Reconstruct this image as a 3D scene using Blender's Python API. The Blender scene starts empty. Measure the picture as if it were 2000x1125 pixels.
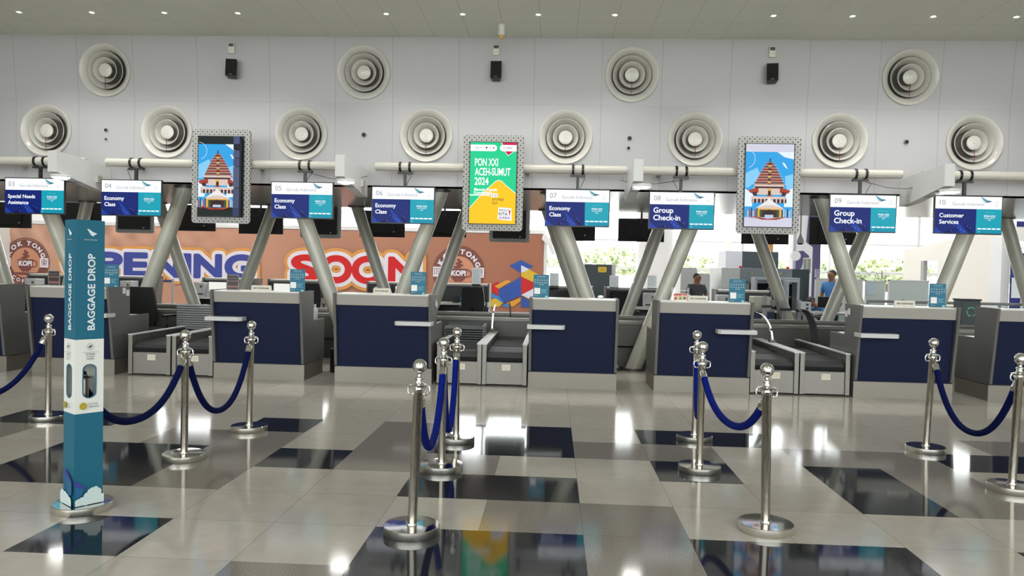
import bpy, bmesh, math, random
from math import sin, cos, pi, radians, sqrt, atan2
from mathutils import Vector, Matrix, Euler
random.seed(7)
sc = bpy.context.scene
COL = sc.collection

# ---------------------------------------------------------------- camera
FPX, CAMH = 1510.8, 1.514
YAW, PITCH, ROLL = 0.05284, 0.0254, 0.02223
w_ = Vector((-sin(YAW)*cos(PITCH), cos(YAW)*cos(PITCH), -sin(PITCH)))
r0 = w_.cross(Vector((0, 0, 1))).normalized(); u0 = r0.cross(w_)
r_ = r0*cos(ROLL) + u0*sin(ROLL); u_ = u0*cos(ROLL) - r0*sin(ROLL)
cam_d = bpy.data.cameras.new('camera'); cam = bpy.data.objects.new('camera', cam_d); COL.objects.link(cam)
cam.matrix_world = Matrix(((r_.x, u_.x, -w_.x, 0), (r_.y, u_.y, -w_.y, 0), (r_.z, u_.z, -w_.z, CAMH), (0, 0, 0, 1)))
cam_d.sensor_width = 36; cam_d.lens = FPX/2000*36; cam_d.clip_end = 500
sc.camera = cam
def at(x, y, Y):
    "world point seen at photo pixel (x, y) on the upright plane at depth Y"
    d = w_ + r_*((x-1000)/FPX) - u_*((y-562.5)/FPX); t = Y/d.y
    return Vector((d.x*t, Y, CAMH + d.z*t))

# ---------------------------------------------------------------- light
W = bpy.data.worlds.new('sky'); sc.world = W; W.use_nodes = True
bg = W.node_tree.nodes['Background']; bg.inputs[0].default_value = (0.96, 0.98, 1.0, 1); bg.inputs[1].default_value = 4.0
sun_d = bpy.data.lights.new('sun', 'SUN'); sun_d.energy = 4.0; sun_d.angle = 0.2
sun = bpy.data.objects.new('sun', sun_d); COL.objects.link(sun); sun.rotation_euler = (radians(20), radians(25), 0)
def portal(loc, rot, sx, sy):
    d = bpy.data.lights.new('window_portal', 'AREA'); d.shape = 'RECTANGLE'; d.size = sx; d.size_y = sy; d.cycles.is_portal = True
    o = bpy.data.objects.new('window_portal', d); COL.objects.link(o); o.location = loc; o.rotation_euler = rot
portal((0, -12.9, 3.6), (radians(90), 0, 0), 32, 7.0)     # hall front glazing, light travels +Y
portal((0, 27.9, 2.9), (radians(-90), 0, 0), 36, 5.6)       # rear glazing, light travels -Y
HALL_W = 27                       # watts of each added hall lamp
vs = sc.view_settings
vs.view_transform = 'Standard'; vs.look = 'None'; vs.exposure = 0.5; vs.gamma = 1.0; vs.use_curve_mapping = False
sc.cycles.max_bounces = 8; sc.cycles.diffuse_bounces = 4; sc.cycles.glossy_bounces = 4; sc.cycles.transparent_max_bounces = 16
sc.cycles.caustics_reflective = False; sc.cycles.caustics_refractive = False
sc.cycles.sample_clamp_indirect = 6.0

# ---------------------------------------------------------------- materials
def lin(c):
    c = c/255.0
    return c/12.92 if c <= 0.04045 else ((c+0.055)/1.055)**2.4
def rgb(c): return (lin(c[0]), lin(c[1]), lin(c[2]), 1)
MC = {}
def mat(name, c=(128, 128, 128), rough=0.5, metal=0.0, emit=0.0, spec=0.5, noise=0.0, nscale=8.0, coat=0.0):
    if name in MC: return MC[name]
    m = bpy.data.materials.new(name); m.use_nodes = True; nt = m.node_tree; b = nt.nodes['Principled BSDF']
    b.inputs['Base Color'].default_value = rgb(c); b.inputs['Roughness'].default_value = rough
    b.inputs['Metallic'].default_value = metal; b.inputs['Specular IOR Level'].default_value = spec
    b.inputs['Coat Weight'].default_value = coat
    if emit:
        b.inputs['Specular IOR Level'].default_value = .12
        b.inputs['Base Color'].default_value = (0, 0, 0, 1); b.inputs['Emission Color'].default_value = rgb(c); b.inputs['Emission Strength'].default_value = emit
    if noise:
        tc = nt.nodes.new('ShaderNodeTexCoord'); n = nt.nodes.new('ShaderNodeTexNoise'); n.inputs['Scale'].default_value = nscale; n.inputs['Detail'].default_value = 4
        mx = nt.nodes.new('ShaderNodeMix'); mx.data_type = 'RGBA'; k = 1-noise
        a = rgb(c); mx.inputs[6].default_value = (a[0]*k, a[1]*k, a[2]*k, 1); mx.inputs[7].default_value = (min(1, a[0]*(2-k)), min(1, a[1]*(2-k)), min(1, a[2]*(2-k)), 1)
        nt.links.new(tc.outputs['Object'], n.inputs['Vector']); nt.links.new(n.outputs['Fac'], mx.inputs[0]); nt.links.new(mx.outputs[2], b.inputs['Base Color'])
    MC[name] = m
    return m
def nodes(m): return m.node_tree, m.node_tree.nodes['Principled BSDF']
def mth(nt, op, a, b=None, c=None):
    n = nt.nodes.new('ShaderNodeMath'); n.operation = op
    for i, v in enumerate((a, b, c)):
        if v is None: continue
        if isinstance(v, (int, float)): n.inputs[i].default_value = v
        else: nt.links.new(v, n.inputs[i])
    return n.outputs[0]
def sep(nt, src='Object'):
    tc = nt.nodes.new('ShaderNodeTexCoord'); s = nt.nodes.new('ShaderNodeSeparateXYZ'); nt.links.new(tc.outputs[src], s.inputs[0]); return tc, s.outputs
def mixc(nt, fac, a, b):
    m = nt.nodes.new('ShaderNodeMix'); m.data_type = 'RGBA'; nt.links.new(fac, m.inputs[0])
    for i, v in ((6, a), (7, b)):
        if isinstance(v, tuple): m.inputs[i].default_value = v
        else: nt.links.new(v, m.inputs[i])
    return m.outputs[2]

GX0, GY0 = 0.2058, 7.402      # a joint crossing of the floor grid (0.6 m slabs)
def floor_mat(name, c1, c2, scale, detail, rough, speck=False, joint=(70, 66, 60)):
    m = mat(name, c1, rough); nt, b = nodes(m); tc, s = sep(nt)
    n = nt.nodes.new('ShaderNodeTexNoise'); n.inputs['Scale'].default_value = scale; n.inputs['Detail'].default_value = detail; nt.links.new(tc.outputs['Object'], n.inputs['Vector'])
    if speck:
        r = nt.nodes.new('ShaderNodeValToRGB'); r.color_ramp.elements[0].position = .42; r.color_ramp.elements[1].position = .58; nt.links.new(n.outputs['Fac'], r.inputs[0]); fac = r.outputs[0]
    else:
        ix = mth(nt, 'FLOOR', mth(nt, 'DIVIDE', mth(nt, 'SUBTRACT', s[0], GX0), .6)); iy = mth(nt, 'FLOOR', mth(nt, 'DIVIDE', mth(nt, 'SUBTRACT', s[1], GY0), .6))
        cb = nt.nodes.new('ShaderNodeCombineXYZ'); nt.links.new(ix, cb.inputs[0]); nt.links.new(iy, cb.inputs[1])
        wn = nt.nodes.new('ShaderNodeTexWhiteNoise'); nt.links.new(cb.outputs[0], wn.inputs['Vector'])
        fac = mth(nt, 'ADD', mth(nt, 'MULTIPLY', n.outputs['Fac'], .7), mth(nt, 'MULTIPLY', wn.outputs['Value'], .3))
    base = mixc(nt, fac, rgb(c1), rgb(c2))
    jx = mth(nt, 'PINGPONG', mth(nt, 'SUBTRACT', s[0], GX0), .3); jy = mth(nt, 'PINGPONG', mth(nt, 'SUBTRACT', s[1], GY0), .3)
    j = mth(nt, 'LESS_THAN', mth(nt, 'MINIMUM', jx, jy), .0016)
    nt.links.new(mixc(nt, mth(nt, 'MULTIPLY', j, .6), base, rgb(joint)), b.inputs['Base Color'])
    n2 = nt.nodes.new('ShaderNodeTexNoise'); n2.inputs['Scale'].default_value = 1.3; nt.links.new(tc.outputs['Object'], n2.inputs['Vector'])
    bp = nt.nodes.new('ShaderNodeBump'); bp.inputs['Strength'].default_value = .035; bp.inputs['Distance'].default_value = .02; nt.links.new(n2.outputs['Fac'], bp.inputs['Height']); nt.links.new(bp.outputs[0], b.inputs['Normal'])
    b.inputs['Specular IOR Level'].default_value = .42
    return m
M_FL = floor_mat('polished_cream_stone', (168, 163, 153), (194, 189, 179), 9, 6, .10)
M_FD = floor_mat('polished_black_granite', (26, 29, 33), (40, 43, 48), 60, 3, .06, joint=(20, 20, 22))
M_FG = floor_mat('speckled_grey_granite', (96, 93, 87), (162, 156, 146), 220, 2, .09, True, joint=(60, 58, 54))

def wall_panel_mat():
    m = mat('white_wall_panel', (181, 181, 183), .42); nt, b = nodes(m); tc, s = sep(nt)
    pp = mth(nt, 'PINGPONG', mth(nt, 'SUBTRACT', s[0], 1.09), 2.0)
    a = mth(nt, 'LESS_THAN', mth(nt, 'ABSOLUTE', mth(nt, 'SUBTRACT', pp, .44)), .0045)
    c = mth(nt, 'LESS_THAN', mth(nt, 'ABSOLUTE', mth(nt, 'SUBTRACT', pp, 1.44)), .0045)
    h = mth(nt, 'LESS_THAN', mth(nt, 'ABSOLUTE', mth(nt, 'SUBTRACT', s[2], 3.955)), .003)
    j = mth(nt, 'MAXIMUM', mth(nt, 'MAXIMUM', a, c), mth(nt, 'MULTIPLY', h, .5))
    nt.links.new(mixc(nt, mth(nt, 'MULTIPLY', j, .45), rgb((181, 181, 183)), rgb((120, 116, 106))), b.inputs['Base Color'])
    return m
M_WALL = wall_panel_mat()
def ceiling_mat():
    m = mat('perforated_ceiling_panel', (200, 205, 190), .5); nt, b = nodes(m); tc, s = sep(nt)
    P = .03
    row = mth(nt, 'FLOOR', mth(nt, 'DIVIDE', s[1], P*.5))
    sx = mth(nt, 'ADD', mth(nt, 'DIVIDE', s[0], P), mth(nt, 'MULTIPLY', row, .5))
    fx = mth(nt, 'SUBTRACT', mth(nt, 'FRACT', sx), .5); fy = mth(nt, 'MULTIPLY', mth(nt, 'SUBTRACT', mth(nt, 'FRACT', mth(nt, 'DIVIDE', s[1], P*.5)), .5), .5)
    d = mth(nt, 'ADD', mth(nt, 'MULTIPLY', fx, fx), mth(nt, 'MULTIPLY', fy, fy))
    dot = mth(nt, 'LESS_THAN', d, .055)
    jx = mth(nt, 'LESS_THAN', mth(nt, 'PINGPONG', mth(nt, 'SUBTRACT', s[0], .26), .262), .003)
    jy = mth(nt, 'LESS_THAN', mth(nt, 'PINGPONG', mth(nt, 'SUBTRACT', s[1], 10.8), 1.2), .003)
    k = mth(nt, 'MAXIMUM', mth(nt, 'MULTIPLY', dot, .75), mth(nt, 'MULTIPLY', mth(nt, 'MAXIMUM', jx, jy), .8))
    nt.links.new(mixc(nt, k, rgb((236, 238, 228)), rgb((158, 158, 148))), b.inputs['Base Color'])
    return m
M_CEIL = ceiling_mat()
def pattern_mat():
    "black panel printed with white concentric rings in staggered rows"
    m = mat('ring_patterned_panel', (20, 20, 20), .45); nt, b = nodes(m); tc, s = sep(nt)
    P = .07; acc = None
    for ox, oz in ((0, 0), (.5, .5)):
        fx = mth(nt, 'SUBTRACT', mth(nt, 'FRACT', mth(nt, 'ADD', mth(nt, 'DIVIDE', s[0], P), ox)), .5)
        fz = mth(nt, 'SUBTRACT', mth(nt, 'FRACT', mth(nt, 'ADD', mth(nt, 'DIVIDE', s[2], P), oz)), .5)
        d = mth(nt, 'SQRT', mth(nt, 'ADD', mth(nt, 'MULTIPLY', fx, fx), mth(nt, 'MULTIPLY', fz, fz)))
        ring = mth(nt, 'GREATER_THAN', mth(nt, 'FRACT', mth(nt, 'ADD', mth(nt, 'MULTIPLY', d, 5.2), .15)), .42)
        v = mth(nt, 'MULTIPLY', ring, mth(nt, 'LESS_THAN', d, .44))
        acc = v if acc is None else mth(nt, 'MAXIMUM', acc, v)
    nt.links.new(mixc(nt, acc, rgb((22, 22, 22)), rgb((205, 205, 202))), b.inputs['Base Color'])
    return m
M_PAT = pattern_mat()
def brushed(name, c, rough, metal=.85, sc_=(2, 2, 90)):
    m = mat(name, c, rough, metal); nt, b = nodes(m); tc = nt.nodes.new('ShaderNodeTexCoord'); mp = nt.nodes.new('ShaderNodeMapping'); mp.inputs['Scale'].default_value = sc_
    n = nt.nodes.new('ShaderNodeTexNoise'); n.inputs['Scale'].default_value = 6; n.inputs['Detail'].default_value = 3
    nt.links.new(tc.outputs['Object'], mp.inputs[0]); nt.links.new(mp.outputs[0], n.inputs['Vector'])
    mr = nt.nodes.new('ShaderNodeMapRange'); mr.inputs[3].default_value = rough*.75; mr.inputs[4].default_value = rough*1.3; nt.links.new(n.outputs['Fac'], mr.inputs[0]); nt.links.new(mr.outputs[0], b.inputs['Roughness'])
    a = rgb(c); nt.links.new(mixc(nt, n.outputs['Fac'], (a[0]*.85, a[1]*.85, a[2]*.85, 1), (min(1, a[0]*1.12), min(1, a[1]*1.12), min(1, a[2]*1.12), 1)), b.inputs['Base Color'])
    return m
M_STEEL = brushed('brushed_stainless_steel', (118, 116, 110), .38)
M_STEELD = brushed('dark_brushed_steel', (92, 91, 87), .42, .8)
M_PLINTH = brushed('satin_steel_plinth', (132, 127, 118), .42, .55)
M_CHEEK = mat('grey_laminate_side', (98, 97, 94), .45, .2, noise=.05, nscale=30)
M_FASCIA = mat('light_grey_laminate', (160, 157, 150), .5, noise=.03, nscale=120)
M_TOPW = mat('white_worktop', (222, 221, 216), .3)
M_BLUE = mat('navy_laminate', (7, 20, 54), .6, spec=.25, noise=.10, nscale=90)
M_CHROME = mat('polished_chrome', (225, 224, 220), .07, 1.0)
M_POLE = brushed('satin_chrome_pole', (176, 170, 159), .26, 1.0, (60, 60, 1))
M_ROPE = mat('blue_velvet_rope', (3, 24, 112), .9, spec=.15, noise=.12, nscale=60)
M_ROPED = mat('navy_velvet_rope', (5, 16, 66), .9, spec=.15, noise=.12, nscale=60)
M_STRUT = mat('off_white_painted_steel', (182, 182, 169), .3, coat=.3)
M_PIPE = mat('cream_painted_pipe', (205, 203, 193), .35)
M_DIFF = mat('glossy_cream_diffuser', (209, 207, 200), .2)
M_BLACK = mat('black_plastic', (14, 14, 15), .35)
M_BLACKM = mat('matt_black', (18, 18, 19), .7)
M_DARK = mat('charcoal_plastic', (44, 45, 47), .5)
M_GREY = mat('grey_painted_metal', (150, 151, 152), .45)
M_LGREY = mat('pale_grey_panel', (200, 202, 203), .45)
M_WHITE = mat('white_paint', (232, 232, 232), .45)
M_RUB = mat('black_rubber_belt', (34, 34, 35), .6, noise=.15, nscale=60)
M_TEAL = mat('teal_board', (22, 112, 142), .5)
M_TEALD = mat('deep_teal_board', (15, 94, 118), .5)
M_SIGNT = mat('teal_card', (40, 128, 150), .45)
M_TREE = mat('tree_leaf', (190, 200, 160), .8, noise=.4, nscale=3)
def glass_mat(name, tint, refl):
    m = bpy.data.materials.new(name); m.use_nodes = True; nt = m.node_tree; nt.nodes.clear()
    o = nt.nodes.new('ShaderNodeOutputMaterial'); t = nt.nodes.new('ShaderNodeBsdfTransparent'); t.inputs[0].default_value = tint
    g = nt.nodes.new('ShaderNodeBsdfGlossy'); g.inputs['Roughness'].default_value = .03; mx = nt.nodes.new('ShaderNodeMixShader')
    f = nt.nodes.new('ShaderNodeFresnel'); f.inputs[0].default_value = 1.3; k = mth(nt, 'MULTIPLY', f.outputs[0], refl)
    nt.links.new(k, mx.inputs[0]); nt.links.new(t.outputs[0], mx.inputs[1]); nt.links.new(g.outputs[0], mx.inputs[2]); nt.links.new(mx.outputs[0], o.inputs[0])
    MC[name] = m; return m
M_GLASS = glass_mat('clear_glass', (.97, .985, .98, 1), 1.0)
M_GLASSF = glass_mat('pale_green_glass', (.80, .87, .85, 1), 1.0)

# ---------------------------------------------------------------- mesh helpers
class MB:
    def __init__(s): s.v = []; s.f = []; s.m = []; s.mats = []; s.sm = []
    def mi(s, m):
        if m not in s.mats: s.mats.append(m)
        return s.mats.index(m)
    def add(s, vs, fs, m, smooth=False, M=None):
        o = len(s.v); k = s.mi(m)
        if M is not None: vs = [M @ Vector(v) for v in vs]
        s.v += [tuple(v) for v in vs]
        for f in fs: s.f.append([i+o for i in f]); s.m.append(k); s.sm.append(smooth)
        return s
    def box(s, x0, x1, y0, y1, z0, z1, m, M=None):
        vs = [(x, y, z) for x in (x0, x1) for y in (y0, y1) for z in (z0, z1)]
        return s.add(vs, [(0, 1, 3, 2), (4, 6, 7, 5), (0, 4, 5, 1), (2, 3, 7, 6), (0, 2, 6, 4), (1, 5, 7, 3)], m, False, M)
    def rbox(s, x0, x1, y0, y1, z0, z1, m, r=.01, M=None, n=3):
        "box with rounded upright edges seen from the front (XZ outline rounded), extruded along Y"
        pts = []
        for cx, cz, a0 in ((x1-r, z1-r, 0), (x0+r, z1-r, 90), (x0+r, z0+r, 180), (x1-r, z0+r, 270)):
            for i in range(n+1):
                a = radians(a0+90*i/n); pts.append((cx+r*cos(a), cz+r*sin(a)))
        return s.prism([(p[0], p[1]) for p in pts], y0, y1, m, 'y', M)
    def prism(s, pts, a0, a1, m, axis='y', M=None, smooth=False):
        n = len(pts)
        if axis == 'y': f = lambda p, a: (p[0], a, p[1])
        elif axis == 'x': f = lambda p, a: (a, p[0], p[1])
        else: f = lambda p, a: (p[0], p[1], a)
        vs = [f(p, a0) for p in pts] + [f(p, a1) for p in pts]
        fs = [list(range(n))[::-1], list(range(n, 2*n))]
        s.add(vs, fs, m, False, M)
        return s.add(vs, [(i, (i+1) % n, n+(i+1) % n, n+i) for i in range(n)], m, smooth, M)
    def lathe(s, prof, m, n=32, M=None, smooth=True, a0=0, a1=2*pi):
        "profile of (r, z) turned about Z"
        full = abs(a1-a0-2*pi) < 1e-6; k = n if full else n+1; vs = []
        for r, z in prof:
            for i in range(k):
                a = a0+(a1-a0)*i/n; vs.append((r*cos(a), r*sin(a), z))
        fs = []
        for j in range(len(prof)-1):
            for i in range(n):
                b = (i+1) % k; fs.append((j*k+i, j*k+b, (j+1)*k+b, (j+1)*k+i))
        return s.add(vs, fs, m, smooth, M)
    def tube(s, pts, r, m, n=12, cap=True, M=None):
        pts = [Vector(p) for p in pts]; rs = r if isinstance(r, (list, tuple)) else [r]*len(pts); vs = []; up = None
        for i, p in enumerate(pts):
            t = (pts[min(i+1, len(pts)-1)]-pts[max(i-1, 0)]).normalized()
            if up is None:
                up = Vector((0, 0, 1)) if abs(t.z) < .9 else Vector((1, 0, 0))
            a = t.cross(up).normalized(); b = a.cross(t).normalized(); up = b
            for k in range(n):
                g = 2*pi*k/n; vs.append(p+a*(cos(g)*rs[i])+b*(sin(g)*rs[i]))
        fs = [(i*n+k, i*n+(k+1) % n, (i+1)*n+(k+1) % n, (i+1)*n+k) for i in range(len(pts)-1) for k in range(n)]
        s.add(vs, fs, m, True, M)
        if cap: s.add(vs, [list(range(n))[::-1], list(range((len(pts)-1)*n, len(pts)*n))], m, False, M)
        return s
    def cyl(s, p, r, h, m, n=24, M=None):
        M0 = Matrix.Translation(p)
        if M is not None: M0 = M @ M0
        s.lathe([(0, 0), (r, 0)], m, n, M0, False); s.lathe([(r, 0), (r, h)], m, n, M0); return s.lathe([(r, h), (0, h)], m, n, M0, False)
    def ball(s, c, r, m, n=16, sc_=(1, 1, 1), M=None):
        prof = [(max(1e-5, sin(pi*i/n))*r, -cos(pi*i/n)*r) for i in range(n+1)]
        M0 = Matrix.Translation(c) @ Matrix.Diagonal((*sc_, 1))
        if M is not None: M0 = M @ M0
        return s.lathe(prof, m, n*2, M0)
    def build(s, name, parent=None, loc=(0, 0, 0), rot=(0, 0, 0), bevel=0, label=None):
        me = bpy.data.meshes.new(name); me.from_pydata(s.v, [], s.f)
        for m in s.mats: me.materials.append(m)
        me.polygons.foreach_set('material_index', s.m); me.polygons.foreach_set('use_smooth', s.sm)
        bm = bmesh.new(); bm.from_mesh(me)
        bmesh.ops.remove_doubles(bm, verts=bm.verts, dist=1e-5); bmesh.ops.recalc_face_normals(bm, faces=bm.faces)
        if any(s.sm):
            for e in bm.edges:
                if len(e.link_faces) == 2: e.smooth = e.calc_face_angle(0) < .66
        bm.to_mesh(me); bm.free()
        me.update()
        o = bpy.data.objects.new(name, me); COL.objects.link(o); o.location = loc; o.rotation_euler = rot
        if bevel:
            b = o.modifiers.new('bevel', 'BEVEL'); b.width = bevel; b.segments = 2; b.limit_method = 'ANGLE'; b.angle_limit = radians(40)
        if parent: o.parent = parent
        if label: o['label'] = label
        return o
def tag(o, label, cat, group=None, kind=None):
    if label: o['label'] = label
    if cat: o['category'] = cat
    if group: o['group'] = group
    if kind: o['kind'] = kind
    return o
def thing(name, label, cat, loc=(0, 0, 0), rz=0, group=None):
    o = bpy.data.objects.new(name, None); COL.objects.link(o); o.location = loc; o.rotation_euler = (0, 0, rz); o.empty_display_size = .1
    return tag(o, label, cat, group)
def struct(o): o['kind'] = 'structure'; return o
def copy_tree(o, parent=None):
    c = o.copy(); COL.objects.link(c)
    if parent: c.parent = parent
    for ch in o.children: copy_tree(ch, c)
    return c

# flat artwork: polygons and lettering in a (u right, v up) plane, later layers lie a hair in front
TXT = {}
def text_poly(t, bold=0.0):
    k = (t, bold)
    if k not in TXT:
        cu = bpy.data.curves.new('t', 'FONT'); cu.body = t; cu.size = 1; cu.offset = bold; cu.resolution_u = 3 if len(t) > 1 else 8
        ob = bpy.data.objects.new('t', cu); me = ob.to_mesh()
        vs = [tuple(v.co) for v in me.vertices]; fs = [tuple(p.vertices) for p in me.polygons]; ob.to_mesh_clear()
        bpy.data.objects.remove(ob); bpy.data.curves.remove(cu)
        xs = [v[0] for v in vs] or [0]; TXT[k] = (vs, fs, min(xs), max(xs))
    return TXT[k]
class Art:
    def __init__(s, step=.0006): s.b = MB(); s.l = 0; s.step = step
    def poly(s, pts, m):
        y = -s.l*s.step; s.b.add([(p[0], y, p[1]) for p in pts], [list(range(len(pts)))], m); s.l += 1; return s
    def rect(s, x0, z0, x1, z1, m): return s.poly([(x0, z0), (x1, z0), (x1, z1), (x0, z1)], m)
    def disc(s, x, z, r, m, n=24, sx=1): return s.poly([(x+r*sx*cos(2*pi*i/n), z+r*sin(2*pi*i/n)) for i in range(n)], m)
    def ring(s, x, z, r, t, m, n=24, a0=0, a1=2*pi):
        y = -s.l*s.step; P = [(x+q*cos(a0+(a1-a0)*i/n), y, z+q*sin(a0+(a1-a0)*i/n)) for q in (r, r-t) for i in range(n+1)]
        s.b.add(P, [(i, i+1, n+2+i, n+1+i) for i in range(n)], m); s.l += 1; return s
    def text(s, t, x, z, h, m, w=None, bold=0, sx=1, rot=0, align='l'):
        "cap height h, optional total width w"
        vs, fs, a, b = text_poly(t, bold); k = h/.7; kx = (w/(b-a)) if w else k*sx
        off = -a*kx if align == 'l' else -(a+b)/2*kx if align == 'c' else -b*kx
        y = -s.l*s.step; c, q = cos(rot), sin(rot); P = []
        for v in vs:
            X = v[0]*kx+off; Z = v[1]*k; P.append((x+X*c-Z*q, y, z+X*q+Z*c))
        s.b.add(P, fs, m); s.l += 1; return s
    def build(s, name, parent=None, loc=(0, 0, 0), rot=(0, 0, 0), label=None):
        b = s.b; me = bpy.data.meshes.new(name); me.from_pydata(b.v, [], b.f)
        for m in b.mats: me.materials.append(m)
        me.polygons.foreach_set('material_index', b.m); me.update()
        o = bpy.data.objects.new(name, me); COL.objects.link(o); o.location = loc; o.rotation_euler = rot
        if parent: o.parent = parent
        if label: o['label'] = label
        return o

# ---------------------------------------------------------------- the setting
D = {'D': set(), 'G': set()}
def fill(k, i0, i1, j0, j1):
    for i in range(i0, i1+1):
        for j in range(j0, j1+1): D[k].add((i, j))
for a in ((-5, -5, 0, 0), (-7, -6, 2, 3), (-9, -8, 0, 0), (-5, -5, 5, 5), (-2, -1, 5, 7), (-2, -1, 3, 3), (-4, -4, 2, 2), (-2, -1, 0, 1), (1, 2, 0, 0), (1, 1, 2, 2), (1, 2, 5, 7), (5, 6, 1, 1), (3, 3, 2, 3), (4, 4, 5, 5)): fill('D', *a)
for a in ((-5, -5, 1, 3), (-6, -6, 1, 1), (-9, -9, 1, 1), (-3, -3, 6, 7), (-3, -3, 0, 2), (-2, -2, 2, 2), (0, 1, 1, 1), (-1, 0, 4, 4), (0, 0, 5, 7), (3, 4, 1, 1), (6, 7, 0, 0), (4, 4, 2, 3), (5, 6, 3, 3)): fill('G', *a)
rr = random.Random(3)
for q in range(70):                                    # the same sort of patches go on outside the frame
    i, j = rr.randint(-26, 24), rr.choice([rr.randint(8, 30), rr.randint(8, 30), rr.randint(0, 30)])
    if j < 8 and -12 < i < 9: continue
    fill(rr.choice('DG'), i, i+rr.randint(0, 2), j, j+rr.randint(0, 1))
fb = MB()
for i in range(-30, 31):
    for j in range(-36, 34):
        x0 = GX0+.6*i; y1 = GY0-.6*j; m = M_FD if (i, j) in D['D'] else M_FG if (i, j) in D['G'] else M_FL
        fb.add([(x0, y1-.6, 0), (x0+.6, y1-.6, 0), (x0+.6, y1, 0), (x0, y1, 0)], [(0, 1, 2, 3)], m)
struct(fb.build('floor'))
X0, X1 = GX0-18, GX0+18.6
YF, YB = -13.0, 28.2

# bulkhead over the check-in island: panelled face with round openings for the diffusers
BC = [1.09-12, 1.09-8, 1.09-4, 1.09, 1.09+4, 1.09+8]      # bay centres, 4 m apart
def wallmap_lo(u, v): return (u, 11.6, v)
def wallmap_up(u, v): return (u, 11.6-(v-3.955)*.105, v)
def holed(mb, cs, z0, z1, zc, mp, r=.365, H=.44):
    def q(a, b, c, d): mb.add([mp(a, c), mp(b, c), mp(b, d), mp(a, d)], [(0, 1, 2, 3)], M_WALL)
    q(X0, X1, z0, zc-H); q(X0, X1, zc+H, z1); x = X0
    for c in cs:
        q(x, c-H, zc-H, zc+H); x = c+H; n = 48; P = []; Q = []
        for i in range(n):
            a = 2*pi*i/n+pi/4; P.append(mp(c+r*cos(a), zc+r*sin(a)))
            t = H/max(abs(cos(a)), abs(sin(a))); Q.append(mp(c+t*cos(a), zc+t*sin(a)))
        mb.add(P+Q, [(i, (i+1) % n, n+(i+1) % n, n+i) for i in range(n)], M_WALL)
    q(x, X1, zc-H, zc+H)
LO = [c+s*.955 for c in BC for s in (-1, 1)]; UP = BC
wb = MB(); holed(wb, LO, 2.69, 3.955, 3.48, wallmap_lo); holed(wb, UP, 3.955, 4.93, 4.405, wallmap_up)
wb.box(X0, X1, 11.9, 15.6, 2.72, 5.2, M_WALL)
struct(wb.build('wall_center'))
sb = MB(); M_SOF = mat('glossy_grey_soffit', (176, 178, 178), .2, .1)
sb.box(X0, X1, 11.6, 15.65, 2.69, 2.72, M_SOF)
struct(sb.build('trim_1'))
cb = MB(); prof = []; n = 40
for k in range(n+1):
    y = 11.7-(11.7-YF)*k/n; z = 4.92 if y > 10 else 4.92+.02*(10-y)**1.6
    prof.append((y, z))
cb.add([(x, y, z) for y, z in prof for x in (X0, X1)], [(2*i, 2*i+1, 2*i+3, 2*i+2) for i in range(n)], M_CEIL, True)
struct(cb.build('ceiling'))
ZF = prof[-1][1]
M_RC = mat('rear_hall_ceiling', (205, 206, 204), .5)
struct(MB().box(X0, X1, 15.6, YB+.3, 5.6, 5.8, M_RC).build('ceiling_rear'))
M_SIDE = mat('white_side_wall', (205, 204, 200), .5)
struct(MB().prism([(y, z) for y, z in prof]+[(YF, 0), (11.7, 0)], X0-.2, X0, M_SIDE, 'x').box(X0-.2, X0, 11.7, YB, 0, 5.7, M_SIDE).build('wall_left'))
struct(MB().prism([(y, z) for y, z in prof]+[(YF, 0), (11.7, 0)], X1, X1+.2, M_SIDE, 'x').box(X1, X1+.2, 11.7, YB, 0, 5.7, M_SIDE).build('wall_right'))
# glazed facades: front of the hall (behind the visitor) and rear
M_MUL = mat('white_mullion', (225, 228, 228), .4)
def facade(nm, y, z1, xs, zs, w=.035, wi=.1):
    fr = MB()
    for x in xs: fr.box(x-wi/2, x+wi/2, y-.06, y+.06, 0, z1, M_MUL)
    for z, h in zs: fr.box(X0, X1, y-.04, y+.04, z-h/2, z+h/2, M_MUL)
    o = struct(fr.build(nm)); g = MB().box(X0, X1, y-.006, y+.006, .05, z1-.02, M_GLASS).build('pane', o)
    return o
facade('window_1', 28.0, 5.6, [X0+.1+i*3.05 for i in range(13)], [(.08, .16), (1.62, .10), (2.62, .05), (3.9, .05), (5.5, .2)], wi=.08)
facade('window_2', YF, ZF, [X0+.1+i*3.05 for i in range(13)], [(.15, .3), (2.4, .08), (4.6, .12), (ZF-.15, .3)], wi=.14)
struct(MB().box(X0, X1, YF-.1, YF+.1, 0, .5, M_SIDE).build('wall_front'))
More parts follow.
